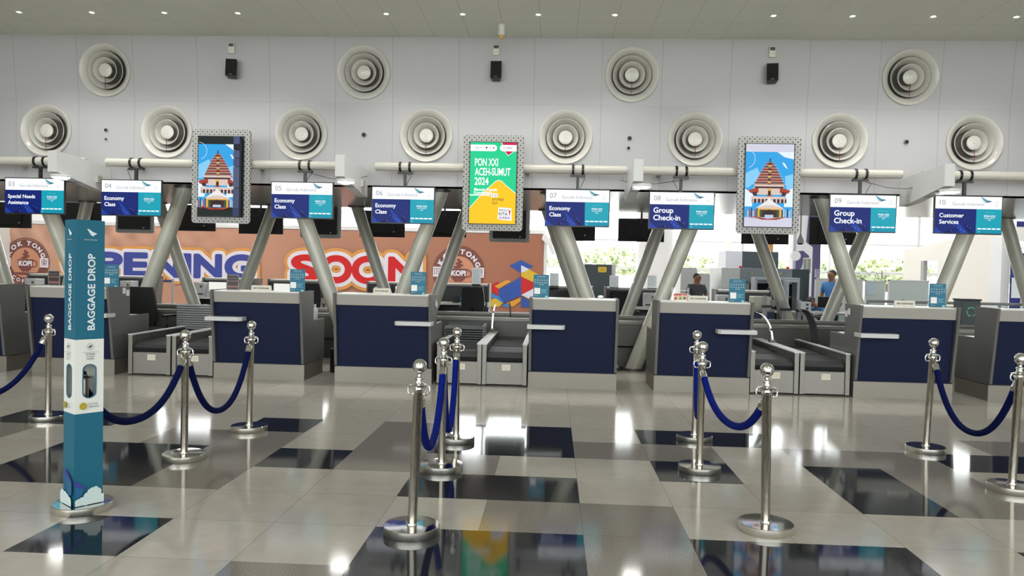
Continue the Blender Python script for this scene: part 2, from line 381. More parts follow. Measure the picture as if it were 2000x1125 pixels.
# outside: apron, hedge line of trees
M_APR = mat('pale_concrete_apron', (190, 190, 182), .8)
struct(MB().box(-150, 150, 28.3, 220, -.15, -.05, M_APR).box(-150, 150, -150, YF-.3, -.15, -.05, M_APR).build('ground'))
def tree(x, y, r, h, lab, seed):
    rd = random.Random(seed); t = thing('tree', lab, 'tree', (x, y, -.05), 0, 'trees outside the rear windows')
    MB().tube([(0, 0, 0), (.1, 0, h*.35), (0, .1, h*.6)], [.22, .16, .1], mat('tree_bark', (110, 95, 75), .9), 8).build('trunk', t)
    b = MB()
    for k in range(620):                              # leafy clumps around the crown
        a = rd.random()*2*pi; e = rd.uniform(-.9, 1); q = sqrt(1-e*e)*rd.uniform(.55, 1)
        c = Vector((cos(a)*q*r, sin(a)*q*r, h*.68+e*h*.34)); s = rd.uniform(.05, .12)*r
        vs = []
        for j in range(6):
            d = Vector((rd.gauss(0, 1), rd.gauss(0, 1), rd.gauss(0, .7))).normalized()*s; vs.append(c+d)
        b.add(vs, [(0, 1, 2), (3, 4, 5), (0, 3, 5), (1, 2, 4), (0, 2, 4), (1, 3, 5)], M_TREE)
    b.build('crown', t)
for i in range(14):
    rd = random.Random(i); x = -52+i*9.6
    tree(x, 78+(i % 2)*4, 4.6, rd.uniform(2.6, 3.9), 'pale green leafy tree outside beyond the rear windows', i)
# downlights in the ceiling row
LXY = [(-7.49+1.0365*i*1.0, 10.45) for i in range(14)]
words = ['first', 'second', 'third', 'fourth', 'fifth', 'sixth', 'seventh', 'eighth', 'ninth', 'tenth', 'eleventh', 'twelfth', 'thirteenth', 'fourteenth']
M_LAMP = mat('lamp_glow', (255, 250, 240), .4, emit=9)
SPOTS = []
dl = [0, 1, 2, 3, 5, 6, 7, 8, 10, 11, 12, 13]
for k, i in enumerate(dl):
    x = (-7.49, -6.45, -5.42, -4.39, 0, -2.34, -1.30, -.28, .74, 0, 2.82, 3.84, 4.87, 5.92)[i]
    t = thing('ceiling_downlight', 'small recessed ceiling downlight, %s from the left in the row' % words[k], 'downlight', (x, 10.45, 4.92))
    MB().lathe([(.028, -.001), (.045, -.008), (.05, -.001)], M_WHITE, 20).build('trim_ring', t)
    MB().lathe([(0, -.003), (.028, -.003)], M_LAMP, 16, smooth=False).build('lamp', t)
    SPOTS.append(x)
def spot(x, y, z, e, ang=110):
    d = bpy.data.lights.new('downlight_beam', 'SPOT'); d.energy = e; d.spot_size = radians(ang); d.spot_blend = .6; d.shadow_soft_size = .09; d.color = (1, .97, .92)
    o = bpy.data.objects.new('downlight_beam', d); COL.objects.link(o); o.location = (x, y, z); return o
for x in SPOTS: spot(x, 10.45, 4.88, 48, 120)
# sensor hanging from the ceiling
t = thing('ceiling_sensor', 'cream cylindrical sensor hanging from the perforated ceiling above the centre', 'sensor', (-.8, 10.85, 4.92))
MB().cyl((0, 0, -.02), .05, .02, M_PIPE).cyl((0, 0, -.16), .045, .14, M_WHITE).build('body', t)
MB().lathe([(.04, -.16), (.038, -.19), (.02, -.215), (0, -.22)], mat('amber_lens', (205, 170, 110), .3), 20).build('lens', t)

# ---------------------------------------------------------------- diffusers, thermostats, speakers on the bulkhead
def diffuser(lab, grp, loc, tilt, ribbon):
    t = thing('air_diffuser', lab, 'air diffuser', loc, 0, grp); t.rotation_euler = (tilt, 0, 0)
    R = Matrix.Rotation(radians(90), 4, 'X')             # lathe axis -> towards the hall (-Y)
    MB().lathe([(.40, .0), (.402, .02), (.392, .034), (.378, .03), (.345, .0), (.31, -.03), (.292, -.06), (.285, -.12)], M_DIFF, 56, R).build('outer_ring', t)
    MB().lathe([(.205, -.12), (.225, -.075), (.25, -.03), (.276, .006), (.281, .004), (.262, -.03), (.235, -.08), (.213, -.12)], M_DIFF, 48, R).build('middle_ring', t)
    MB().lathe([(.115, -.10), (.135, -.055), (.16, -.015), (.184, .014), (.189, .012), (.168, -.02), (.145, -.06), (.125, -.1)], M_DIFF, 40, R).build('inner_ring', t)
    MB().lathe([(.0, .02), (.018, .02), (.02, .014), (.06, .012), (.098, .004), (.104, -.004), (.1, -.02), (.06, -.06), (.05, -.12)], M_DIFF, 36, R).build('centre_disc', t)
    MB().lathe([(.0, -.13), (.30, -.13)], mat('duct_grey', (88, 86, 80), .6), 36, R, False).build('duct_plate', t)
    if ribbon: MB().box(-.004, .004, -.0185, -.017, -.105-.17, -.09, mat('dark_red_ribbon', (120, 40, 45), .8)).build('ribbon', t)
for i, c in enumerate(UP):
    if not -8 < c < 6: continue
    diffuser('large round cream air diffuser of the upper row, %s from the left' % words[i-1], 'round air diffusers high on the wall', (c, 11.6-(4.405-3.955)*.105, 4.405), radians(6), i != 2)
names = ['leftmost', 'second from left', 'third from left', 'fourth from left', 'fifth from left', 'sixth from left', 'seventh from left', 'rightmost']
LOv = [x for x in LO if -8.2 < x < 6.5]
for i, x in enumerate(LOv): diffuser('large round cream air diffuser of the lower row, %s' % names[i], 'round air diffusers high on the wall', (x, 11.6, 3.48), 0, i not in (2,))
for i, (x, nm) in enumerate(((-4.92, 'left'), (-.92, 'middle'), (3.1, 'right'))):
    y = 11.6-(4.74-3.955)*.105; scr = ('left', 'green central', 'right')[i]
    t = thing('wall_thermostat', 'small white wall controller with dark display above the %s black speaker' % nm, 'thermostat', (x, y, 4.74)); t.rotation_euler = (radians(6), 0, 0)
    MB().rbox(-.045, .045, -.035, 0, -.075, .075, mat('ivory_plastic', (222, 220, 208), .4), .01).build('case', t, bevel=.004)
    MB().box(-.036, .036, -.037, -.0355, .02, .066, M_BLACK).build('display', t)
    MB().box(-.02, -.008, -.039, -.036, -.03, -.02, M_GREY).box(.008, .02, -.039, -.036, -.03, -.02, M_GREY).build('buttons', t)
    y = 11.6-(4.405-3.955)*.105
    t = thing('wall_speaker', 'black box loudspeaker on the white wall above the %s tall portrait screen' % scr, 'loudspeaker', (x+.01, y, 4.405)); t.rotation_euler = (radians(-8), 0, radians((10, 0, -9)[i]))
    MB().prism([(-.085, -.17), (-.02, -.205), (-.02+.0, -.205)] if 0 else [(-.082, -.16), (.082, -.16), (.06, -.02), (-.06, -.02)], -.13, .13, M_BLACK, 'z').build('cabinet', t, bevel=.006)
    MB().box(-.074, .074, -.166, -.1605, -.12, .122, mat('speaker_grille', (10, 10, 11), .8)).build('grille', t)
    MB().box(-.02, .02, -.168, -.1665, -.112, -.105, M_GREY).build('badge', t)
    MB().box(-.02, .02, -.03, .03, -.03, .03, M_BLACKM).build('bracket', t)
for (x, y, z), r, lab in (((-6.91, 11.6, 3.5), .028, 'small dark camera on the wall between the first two lower diffusers'), ((-6.91, 11.6, 3.36), .018, 'tiny round fitting under the small dark wall camera at left'), ((-2.9, 11.6, 3.48), .034, 'round dark wall sensor between the third and fourth lower diffusers'),
        ((1.08, 11.6, 3.48), .034, 'round dark wall sensor above the third light bracket'), ((1.07, 11.6, 3.335), .024, 'smaller round sensor just above the third light bracket'), ((5.08, 11.6, 3.48), .034, 'round dark wall sensor between the last two lower diffusers')):
    t = thing('wall_sensor', lab, 'sensor', (x, y, z)); R = Matrix.Rotation(radians(90), 4, 'X')
    MB().lathe([(r, 0), (r, .02), (r*.8, .028)], M_GREY, 20, R).build('housing', t); MB().lathe([(0, .034), (r*.5, .032), (r*.8, .026)], M_BLACK, 16, R).build('lens', t)

# ---------------------------------------------------------------- light brackets, pipes
M_LAMP2 = mat('led_panel_glow', (255, 252, 246), .4, emit=14)
BR = [-6.9, -2.9, 1.09, 5.08]; bw = ['first', 'second', 'third', 'fourth']
for i, c in enumerate(BR):
    t = thing('light_bracket', 'white box bracket with a round lamp reaching out of the wall, %s from the left' % bw[i], 'light bracket', (c, 11.6, 0))
    MB().prism([(-1.3, 2.99), (0, 2.93), (0, 2.54), (-.35, 2.56), (-1.3, 2.70)], -.065, .065, M_WHITE, 'x').build('box_arm', t, bevel=.003)
    MB().box(-.055, .055, -1.05, -.4, 2.612, 2.655, M_GREY).build('underside_slot', t)
    MB().lathe([(.0, 2.70), (.125, 2.70), (.13, 2.69), (.13, 2.668), (.118, 2.662)], M_WHITE, 36, Matrix.Translation((.06, -1.2, -.03))).build('lamp_body', t)
    MB().lathe([(0, 2.640), (.06, 2.643), (.1, 2.652), (.122, 2.672)], M_LAMP2, 36, Matrix.Translation((.06, -1.2, -.03))).build('lamp_disc', t)
    MB().box(.065, .10, -.40, -.28, 2.66, 2.76, M_PIPE).build('socket_box', t)
    d = bpy.data.lights.new('bracket_lamp_light', 'AREA'); d.shape = 'DISK'; d.size = .22; d.energy = 9; d.spread = radians(150)
    o = bpy.data.objects.new('bracket_lamp_light', d); COL.objects.link(o); o.location = (c+.06, 10.4, 2.62)
PZ, PY = 2.955, 11.2
segs = [(X0+.02, -6.98, 'leftmost, ending at the first light bracket'), (-6.66, -2.98, 'between the first and second light brackets'), (-2.62, 1.01, 'between the second and third light brackets'), (1.16, 4.86, 'between the third and fourth light brackets'), (5.16, X1-.02, 'rightmost, beyond the fourth light bracket')]
for a, b, lab in segs:
    t = thing('overhead_pipe', 'horizontal cream steel pipe in front of the wall, '+lab, 'pipe', (a, PY, PZ))
    MB().tube([(0, 0, 0), (b-a, 0, 0)], .063, M_PIPE, 24).build('tube', t)
    s = MB()
    for k in range(int((b-a)/1.85)+1):
        x = .35+k*1.85
        if x < b-a-.1 or k == 0: s.box(x-.03, x+.03, .05, .4, -.03, .03, M_PIPE)
    s.build('wall_standoff', t)

# ---------------------------------------------------------------- screens
E1 = .76
em = lambda n, c, e=E1: mat('screen_'+n, c, .3, emit=e)
S_W = em('white', (238, 242, 246), .86); S_N = em('navy', (12, 34, 112)); S_N2 = em('navy_streak', (26, 62, 160)); S_N3 = em('deep_navy', (8, 20, 78)); S_T = em('teal', (18, 158, 178)); S_T2 = em('light_teal', (120, 205, 215)); S_G = em('grey', (120, 126, 130)); S_L = em('logo_teal', (70, 150, 165)); S_L2 = em('logo_navy', (45, 90, 120)); S_S = em('silver', (200, 208, 214))
def bird(a, x, z, s, m1, m2):
    "the airline's bird mark: swept feather strokes meeting in a beak"
    for k in range(5):
        xa, za = x-s*(1.0-.10*k), z+s*(.62-.24*k)
        a.poly([(xa, za), (xa+s*.16, za+s*.05), (x+s*.35, z-s*(.02+k*.03)), (x+s*.2, z-s*(.12+k*.03))], m1 if k < 3 else m2)
    a.poly([(x+s*.0, z+s*.1), (x+s*.42, z+s*.08), (x+s*.85, z-s*.06), (x+s*.3, z-s*.16)], m2)
def mount(t, ztop, x=0.0, yp=0.0, zp=0.0, h=.1):
    m = MB()
    for s in (-.07, .07):
        R = Matrix.Translation((x+s, yp, zp)) @ Matrix.Rotation(radians(90), 4, 'Y'); m.lathe([(.0635, -.016), (.074, -.016), (.074, .016), (.0635, .016)], M_BLACK, 20, R)
    m.box(x-.11, x+.11, yp-.03, yp+.03, zp-.105, zp-.075, M_BLACK); m.build('pipe_clamp', t)
    MB().box(x-.02, x+.02, yp-.02, yp+.02, ztop-.1, zp-.1, M_BLACK).build('mount_pole', t)
def info_screen(num, lines, X, ztop, rz=0, cable=0):
    w, h = .92, .535; y = 11.07
    lab = {'03': 'landscape display reading 03 Special Needs Assistance', '04': 'landscape display reading 04 Economy Class', '05': 'landscape display reading 05 Economy Class', '06': 'landscape display reading 06 Economy Class', '07': 'landscape display reading 07 Economy Class',
           '08': 'landscape display reading 08 Group Check-in', '09': 'landscape display reading 09 Group Check-in', '10': 'landscape display reading 10 Customer Services'}[num]
    t = thing('information_display', lab+' hung from the pipe', 'display screen', (X, y, ztop), rz, 'check-in counter displays')
    MB().box(-w/2, w/2, 0, .035, -h, 0, M_BLACK).box(-w*.3, w*.3, .035, .06, -h*.8, -h*.2, M_BLACK).build('casing', t, bevel=.003)
    a = Art(); x0, x1, z0, z1 = -w/2+.013, w/2-.013, -h+.016, -.013; H = z1-z0; zm = z1-H*.335; xm = x0+(x1-x0)*.62
    a.rect(x0, zm, x1, z1, S_W); a.rect(x0, z0, xm, zm, S_N); a.rect(xm, z0, x1, zm, S_T)
    a.poly([(x0, z0), (x0+.10, z0), (x0, z0+.09)], S_N2); a.poly([(xm-.30, z0+.20), (xm-.26, z0+.17), (xm-.10, z0), (xm-.21, z0)], S_N2); a.poly([(xm-.17, z0+.13), (xm-.02, z0), (xm-.09, z0)], S_N3); a.poly([(x0+.12, z0), (xm-.34, z0), (x0+.22, z0+.05)], S_N3)
    for q in range(7): a.disc(x0+.22+.043*q, z0+.03+.045*((q*3) % 4)/2, .003, S_W, 6)
    a.text(num, x0+.055, zm+.052, .07, S_G, bold=-.004)
    a.text('Garuda Indonesia', x0+.225, zm+.045, .046, S_G, w=.43, bold=-.006)
    bird(a, x1-.205, z1-.06, .085, S_L, S_L2); a.ring(x1-.075, zm+.07, .034, .005, S_S, 24, .4, 5.6); a.ring(x1-.075, zm+.07, .018, .008, S_S, 16, 3.6, 6.6)
    for k, s in enumerate(lines): a.text(s, x0+.05, zm-.12-k*(.105 if lines[0] == 'Group' else .09), .052 if len(lines[0]) > 10 else .074 if lines[0] == 'Group' else .056, S_W, bold=.02)
    tx = (xm+x1)/2
    a.text('Garuda Indonesia', tx, zm-.05, .012, S_T2, align='c'); a.text('PON XXI', tx, zm-.11, .026, S_W, align='c', bold=.02); a.text('ACEH-SUMUT', tx, zm-.135, .016, S_W, align='c'); a.text('2024', tx, zm-.16, .015, S_W, align='c')
    for k in range(5): a.rect(xm+.012+k*.064, z0+.055, xm+.064+k*.064, z0+.072, S_W)
    a.rect(xm, z0, x1, z0+.045, em('teal_strip', (14, 140, 168))); a.disc(xm+.03, z0+.023, .01, S_T2, 10)
    a.build('screen_image', t, (0, -.002, 0))
    mount(t, 0, 0, PY-y, PZ-ztop)
    if cable:
        c = MB(); s = cable
        c.tube([(.05*s, PY-y-.02, PZ-ztop-.12), (.10*s, .06, .16), (.06*s, .05, .08), (.03*s, .045, .0)], .004, M_BLACK, 6)
        if abs(s) > 1: c.tube([(.1, PY-y-.02, PZ-ztop-.12), (.28*s, .1, PZ-ztop-.19), (.5*s, .12, PZ-ztop-.2), (.66*s, .14, PZ-ztop-.14)], .004, M_BLACK, 6)
        c.build('power_cable', t)
info_screen('03', ['Special Needs', 'Assistance'], -7.68, 2.695)
info_screen('04', ['Economy', 'Class'], -6.21, 2.69, 0, -1)
info_screen('05', ['Economy', 'Class'], -3.665, 2.70, 0, 1.4)
info_screen('06', ['Economy', 'Class'], -2.185, 2.655, 0, 1)
info_screen('07', ['Economy', 'Class'], .32, 2.66, 0, 1)
info_screen('08', ['Group', 'Check-in'], 1.79, 2.65, 0, -1.3)
info_screen('09', ['Group', 'Check-in'], 4.295, 2.655, 0, 1.3)
info_screen('10', ['Customer', 'Services'], 5.725, 2.66)

def portrait(lab, X, ztop, kind):
    w, h = .865, 1.36; y = 11.03; t = thing('portrait_display', lab, 'display screen', (X, y, ztop), 0, 'tall portrait screens')
    MB().rbox(-w/2, w/2, .02, .05, -h, 0, M_PAT, .05, n=6).build('patterned_frame', t)
    sw, z0, z1 = .33, -h+.10, -.105
    MB().box(-sw-.012, sw+.012, .0, .03, z0-.012, z1+.012, M_BLACK).build('casing', t, bevel=.003)
    a = Art(.0005)
    H = z1-z0
    if kind == 'pon':
        G, Yl, R, K = em('green', (20, 205, 140)), em('yellow', (250, 198, 8)), em('crimson', (200, 20, 70)), em('ink', (40, 30, 40))
        a.rect(-sw, z0, sw, z1, G)
        a.poly([(-sw, z0+.22), (-.16, z0+.42), (.03, z0+.60), (.08, z0+.625), (.13, z0+.61), (.18, z0+.56), (sw, z0+.44), (sw, z0), (-sw, z0)], S_W)
        a.poly([(-sw, z0+.21), (-.16, z0+.41), (.03, z0+.59), (.08, z0+.617), (.13, z0+.60), (.18, z0+.55), (sw, z0+.43), (sw, z0), (-sw, z0)], Yl)
        a.poly([(.11, z1), (sw, z1), (sw, z1-.10), (.21, z1-.19), (.16, z1-.13)], S_W); a.poly([(.12, z1), (sw, z1), (sw, z1-.095), (.21, z1-.18), (.165, z1-.125)], R)
        for x0, x1, e in ((-sw, .05, 1), (.09, sw, -1)):
            za, zb = z1-.125, z1-.035; r = (zb-za)/2
            if e > 0: a.rect(x0, za, x1-r, zb, S_W); a.disc(x1-r, za+r, r, S_W)
            else: a.rect(x0+r, za, x1, zb, S_W); a.disc(x0+r, za+r, r, S_W)
        bird(a, -.235, z1-.08, .022, K, K); a.rect(-.21, z1-.078, -.165, z1-.072, S_G); a.disc(-.1, z1-.075, .013, K, 10); a.rect(-.103, z1-.1, -.097, z1-.08, K); a.ring(-.05, z1-.08, .015, .004, S_G, 14); a.poly([(-.012, z1-.068), (.012, z1-.068), (0, z1-.095)], K); bird(a, .155, z1-.08, .02, K, K); a.rect(.18, z1-.085, .27, z1-.075, S_G)
        for k, s in enumerate(('PON XXI', 'ACEH-SUMUT', '2024')): a.text(s, -.26, z1-.335-k*.135, .105, S_W, w=(.33, .51, .20)[k], bold=.02)
        a.text('Menuju Puncak', -.265, z1-.69, .038, S_W, w=.335, bold=.03); a.text('Kompetisi!', -.265, z1-.735, .038, S_W, w=.25, bold=.03)
        a.rect(-sw, z0+.395, -.035, z0+.412, S_W); a.rect(-.02, z0+.375, .075, z0+.43, S_W); a.text('9-20', .027, z0+.385, .034, K, w=.07, align='c')
        a.text('SEPTEMBER', -.005, z0+.325, .036, K, w=.17); a.text('2024', -.005, z0+.275, .036, K, w=.075)
        a.poly([(.08, z0+.06), (.28, z0+.045), (.275, z0+.22), (.09, z0+.235)], S_W); a.text('BERSATU', .10, z0+.18, .03, K, w=.165, rot=-.03, bold=.01); a.text('KITA', .095, z0+.12, .045, K, w=.125, rot=-.03, bold=.02); a.text('JUARA!', .095, z0+.07, .038, em('violet', (110, 30, 140)), w=.165, rot=-.03, bold=.02); a.poly([(.235, z0+.19), (.265, z0+.185), (.25, z0+.10)], R)
    else:
        SK, SK2, CL = em('sky', (45, 160, 225)), em('sky_pale', (130, 200, 240)), em('cloud', (225, 238, 248)); BR_, BR2, RD, CR, GD, DK, GN = em('tower_brown', (120, 70, 62)), em('tower_shade', (70, 38, 40)), em('brick_red', (165, 60, 40)), em('cream', (215, 195, 185)), em('gold', (225, 170, 60)), em('shadow', (45, 30, 35)), em('foliage', (50, 90, 50)); PL = em('plaza', (205, 205, 222))
        off = kind == 'temple_faulty'
        pl, pr_ = (-sw, sw) if not off else (-sw, .21)
        cx = (pl+pr_)/2+(0 if not off else .03)
        zt, zb = (z1-.11, z0+.13)
        a.rect(-sw, z0, sw, z1, PL if not off else em('dim_green_black', (22, 30, 30)))
        a.rect(pl, zb, pr_, zt, SK)
        a.poly([(pl, zt-.3), (pl+.16, zt-.22), (pl+.22, zt-.34), (pl+.05, zt-.5), (pl, zt-.5)], SK2); a.poly([(cx+.1, zt), (pr_, zt), (pr_, zt-.1), (cx+.2, zt-.07)], CL); a.poly([(cx+.17, zt-.14), (cx+.21, zt-.16), (cx+.25, zt-.24), (cx+.2, zt-.2)], CL); a.poly([(pr_-.12, zt-.34), (pr_, zt-.3), (pr_, zt-.66), (pr_-.08, zt-.6)], SK2); a.poly([(pl, zb+.4), (pl+.12, zb+.32), (pl+.1, zb+.15), (pl, zb+.15)], CL); a.poly([(pr_, zb+.42), (pr_-.1, zb+.36), (pr_-.12, zb+.15), (pr_, zb+.15)], CL)
        a.ring(pl+.0, zt-.10, .13, .005, CL, 20, -1.2, 1.5)
        def r2(x0, z0_, x1, z1_, m): a.rect(max(pl, cx+x0), zb+z0_, min(pr_, cx+x1), zb+z1_, m)
        zz = .44
        r2(-.22, .32, .21, .42, CR); r2(-.20, .345, .19, .405, BR2); r2(-.15, .33, .15, .43, CR)
        N = 9
        for k in range(N):                             # stepped tower
            wd = .19*(1-k/N)**.85+.02; hh = .037
            r2(-wd, zz, wd, zz+hh*.62, BR_ if k % 2 else RD); r2(-wd*1.1, zz+hh*.62, wd*1.1, zz+hh*.8, CR); r2(-wd*.95, zz+hh*.8, wd*.95, zz+hh, BR2); r2(-.022, zz+.005, .022, zz+.025, GD if k % 2 else DK); zz += hh
        r2(-.008, zz, .008, zz+.05, BR2)
        for s in (-1, 1):
            a.poly([(cx+s*.15, zb+.42), (cx+s*.29 if not (off and s > 0) else pr_, zb+.375), (cx+s*.26 if not (off and s > 0) else pr_, zb+.335), (cx+s*.15, zb+.345)], RD)
            a.poly([(cx+s*.17, zb+.36), (cx+s*.17, zb+.30), (min(cx+s*.22, pr_), zb+.30), (min(cx+s*.24, pr_), zb+.345)], BR2)
        r2(-.21, .43, .20, .455, CR); r2(-.20, .405, .19, .43, BR2)
        r2(-.025, .30, .025, .40, GD); r2(-.018, .31, .018, .37, DK); r2(-.03, .285, .03, .31, RD)
        for s in (-.11, -.07, .07, .11): r2(s-.012, .31, s+.012, .38, CR)
        r2(-.25, .255, .24, .29, CR); r2(-.24, .20, .235, .255, BR2)
        for k in range(9): r2(-.23+k*.053, .20, -.212+k*.053, .255, CR)
        a.poly([(cx-.18, zb+.13), (cx-.05, zb+.22), (cx, zb+.275), (cx+.05, zb+.22), (min(cx+.19, pr_), zb+.13)], em('tent_white', (232, 228, 228))); a.poly([(cx-.18, zb+.13), (cx-.05, zb+.17), (cx+.05, zb+.17), (min(cx+.19, pr_), zb+.13), (min(cx+.19, pr_), zb+.115), (cx-.18, zb+.115)], CR)
        r2(-.16, .0, .17, .12, GD); r2(-.13, .0, .14, .105, GN); r2(-.10, .0, .11, .10, BR2); a.poly([(cx-.09, zb), (cx-.08, zb+.07), (cx, zb+.11), (cx+.08, zb+.07), (cx+.09, zb)], DK); r2(-.06, .0, .06, .035, em('car_silver', (190, 200, 215)))
        for k in range(6): r2(-.30+k*.025, 0, -.285+k*.025, .09+.02*(k % 3), (CR, RD, BR2)[k % 3]); r2(.17+k*.025, 0, .185+k*.025, .10+.02*(k % 2), (BR2, CR, SK2)[k % 3])
        a.poly([(cx-.28, zb+.02), (cx-.02, zb-.02), (min(cx+.26, pr_), zb+.01), (cx+.1, zb-.035), (cx-.1, zb-.035)], RD); a.text('SANGA', cx-.26, zb-.02, .018, RD, w=.1)
        if off:                                         # part of this panel shows garbled grey bands
            bands = [(0, .11, (88, 98, 150)), (.11, .2, (30, 32, 48)), (.2, .31, (92, 100, 138)), (.315, .43, (84, 92, 128)), (.435, .74, (96, 106, 138)), (.745, 1.04, (84, 96, 130)), (1.04, H, (60, 72, 118))]
            for k, (p, q, c) in enumerate(bands): a.rect(pr_, z1-min(q, H), sw-.03, z1-p-.004, em('band_%d' % k, c, .5))
            a.rect(sw-.03, z0, sw, z1-.04, em('band_edge', (22, 26, 40)))
    a.build('screen_image', t, (0, -.002, 0))
    MB().box(-.3, -.24, .03, .12, -.5, -.3, M_BLACKM).box(.24, .3, .03, .12, -.5, -.3, M_BLACKM).build('pipe_hook', t)
portrait('tall portrait screen in ring-patterned frame, temple picture partly garbled by grey bands', -4.86, 3.435, 'temple_faulty')
portrait('tall portrait screen in ring-patterned frame, green and yellow PON XXI poster', -.89, 3.405, 'pon')
portrait('tall portrait screen in ring-patterned frame, complete temple picture, between displays 08 and 09', 2.985, 3.435, 'temple')

# ---------------------------------------------------------------- slanted struts (V pairs)
def strut(name_lab, foot, top, Y, z0=0.0):
    t = thing('slanted_column', name_lab, 'column', (foot, Y, 0), 0, None)
    a = Vector((0, 0, 0)); b = Vector((top-foot, 0, 2.69)); d = (b-a).normalized(); r = .118; n = 32; vs = []
    ex = Vector((1, 0, 0)); s = MB()
    for z in (0.03, 2.688):
        c = a+d*(z/d.z)
        for k in range(n): vs.append((c.x+r*cos(2*pi*k/n)/d.z, r*sin(2*pi*k/n), z))
    s.add(vs, [(k, (k+1) % n, n+(k+1) % n, n+k) for k in range(n)], M_STRUT, True)
    s.add(vs, [list(range(n))[::-1], list(range(n, 2*n))], M_STRUT)
    s.build('shaft', t)
    MB().cyl((0, 0, 0), .19, .03, M_STEELD, 32).build('foot_plate', t)
    MB().cyl((top-foot, 0, 2.66), .17, .03, M_STEELD, 32).build('head_plate', t)
FR = [(-7.09, -8.18, 'right-leaning-foot front strut, leftmost, behind the baggage drop pillar'), (-6.77, -5.80, 'thick front strut rising right towards the garbled temple screen'), (-3.07, -4.07, 'front strut falling right under display 05'), (-2.72, -1.76, 'front strut rising right under display 06'),
      (.92, -.06, 'front strut falling right under display 07'), (1.25, 2.25, 'front strut rising right under display 08, its foot in view'), (4.95, 4.0, 'front strut falling right under display 09'), (5.35, 6.31, 'front strut rising right under display 10')]
for f, tp, l in FR: strut('off-white round steel '+l, f, tp, 11.9)
RE = [(-10.87, -11.73, 'rear strut at the far left edge beside the KOK TONG sign'), (-10.1, -9.5, 'rear strut seen just left above the baggage drop pillar'), (-7.0, -8.02, 'rear strut falling right through OPENING, above the tray stack'), (-6.58, -5.62, 'rear strut rising right past the G of OPENING'), (-2.99, -3.95, 'rear strut falling right between the two Os of SOON'), (-2.62, -1.72, 'rear strut rising right in front of the KOPI cup'),
      (.82, -.15, 'rear strut half hidden behind the front strut under display 07'), (1.24, 2.15, 'rear strut rising right just behind counter 07'), (4.81, 3.8, 'rear strut falling right under the complete temple screen'), (5.08, 6.1, 'rear strut crossing behind the front strut under display 09'), (9.44, 8.6, 'rear strut at the far right edge')]
for f, tp, l in RE: strut('off-white round steel '+l, f, tp, 15.3)

# ---------------------------------------------------------------- check-in counters
CT = 1.145
def counter(X0_, X1_, side, lab, rear=False, name='check_in_counter', left_open=True):
    "origin at the floor under the middle of the front face; front looks to -Y"
    w = X1_-X0_; c = (X0_+X1_)/2; t = thing(name, lab, 'check-in counter', (c, 9.83 if not rear else 17.4, 0), pi if rear else 0, 'check-in counters')
    h = w/2; th = .035
    # front face leans out towards the top
    f = lambda z: -.115*(z-.2)/(CT-.2)
    MB().prism([(f(.21)+.02, .205), (f(1.0)+.02, 1.0), (f(1.0)+.05, 1.0), (f(.21)+.05, .205)], -h+th, h-th, M_BLUE, 'x').build('front_panel', t)
    MB().prism([(f(1.0)+.0, 1.0), (f(CT), CT-.01), (.30, CT-.01), (.30, CT-.045), (f(CT)+.05, CT-.045), (f(1.0)+.05, 1.0)], -h+th, h-th, M_FASCIA, 'x').build('fascia', t, bevel=.003)
    MB().box(-h+th, h-th, -.10, .30, CT-.01, CT+.004, M_TOPW).build('top_ledge', t)
    for s in (-1, 1):
        x0, x1 = (-h, -h+th) if s < 0 else (h-th, h)
        MB().prism([(.03, .20), (-.025, .22), (f(CT)-.035, CT+.012), (.36, CT+.012), (.36, .76), (.86, .76), (.86, .20)], x0, x1, M_CHEEK, 'x').build('side_panel', t, bevel=.003)
    MB().box(-h+.0, h-.0, .0, .80, 0, .20, M_PLINTH).box(-h+.0, h-.0, .002, .8, .2, .208, M_DARK).build('plinth', t)
    MB().box(-h+th, h-th, .30, .86, .70, .745, M_TOPW).build('desk_top', t)
    MB().box(-h+th, h-th, .26, .30, .2, CT-.045, M_DARK if rear else M_LGREY).build('inner_panel', t)
    # bag shelf on the conveyor side
    s = 1 if side == 'R' else -1
    xa, xb = (h-.45, h+.02) if s > 0 else (-h-.02, -h+.45)
    MB().prism([(xa+(.03 if s > 0 else 0), -.24), (xb-(0 if s > 0 else .03), -.24), (xb, -.2), (xb, -.02), (xa, -.02), (xa, -.2)], .765, .815, M_LGREY, 'z').build('bag_shelf', t, bevel=.004)
    return t
CN = [(-9.6, -8.45, 'L', None), (-7.95+.0, -6.98, 'L', None), (-6.84, -5.72, 'R', 'navy check-in counter behind the baggage drop pillar'), (-4.39, -3.19, 'L', 'navy check-in counter under display 05'),
      (-2.79, -1.53, 'R', 'navy check-in counter under display 06, left of the central conveyors'), (-.29, .83, 'L', 'navy check-in counter under display 07'),
      (1.30, 2.49, 'R', 'navy check-in counter under display 08 with a leaflet box'), (3.77, 4.97, 'L', 'navy check-in counter under display 09'), (5.40, 6.6, 'R', 'navy check-in counter cut by the right edge under display 10')]
CN[1] = (-8.39, -7.19, 'L', 'grey-sided check-in counter cut by the left edge')
for a, b, s, l in CN[1:]: counter(a, b, s, l)
rl = ['at the far left', 'just right of the baggage drop pillar', 'right of the tray stack', 'above the counter under display 05', 'behind the counter under display 06', 'below the KOPI logo', 'behind the counter under display 07', 'right of the counter under display 07', 'right of the counter under display 08']
for k, (a, b) in enumerate(((-12.0, -10.8), (-10.4, -9.05), (-7.9, -6.7), (-6.4, -5.1), (-4.15, -2.9), (-2.5, -1.4), (-.3, .9), (1.15, 2.35), (3.55, 4.75))):
    sc_ = 1.0
    counter(a-.0, b+.0, 'LR'[k % 2], 'far check-in counter seen from its staff side, '+rl[k], rear=True, name='rear_check_in_counter')
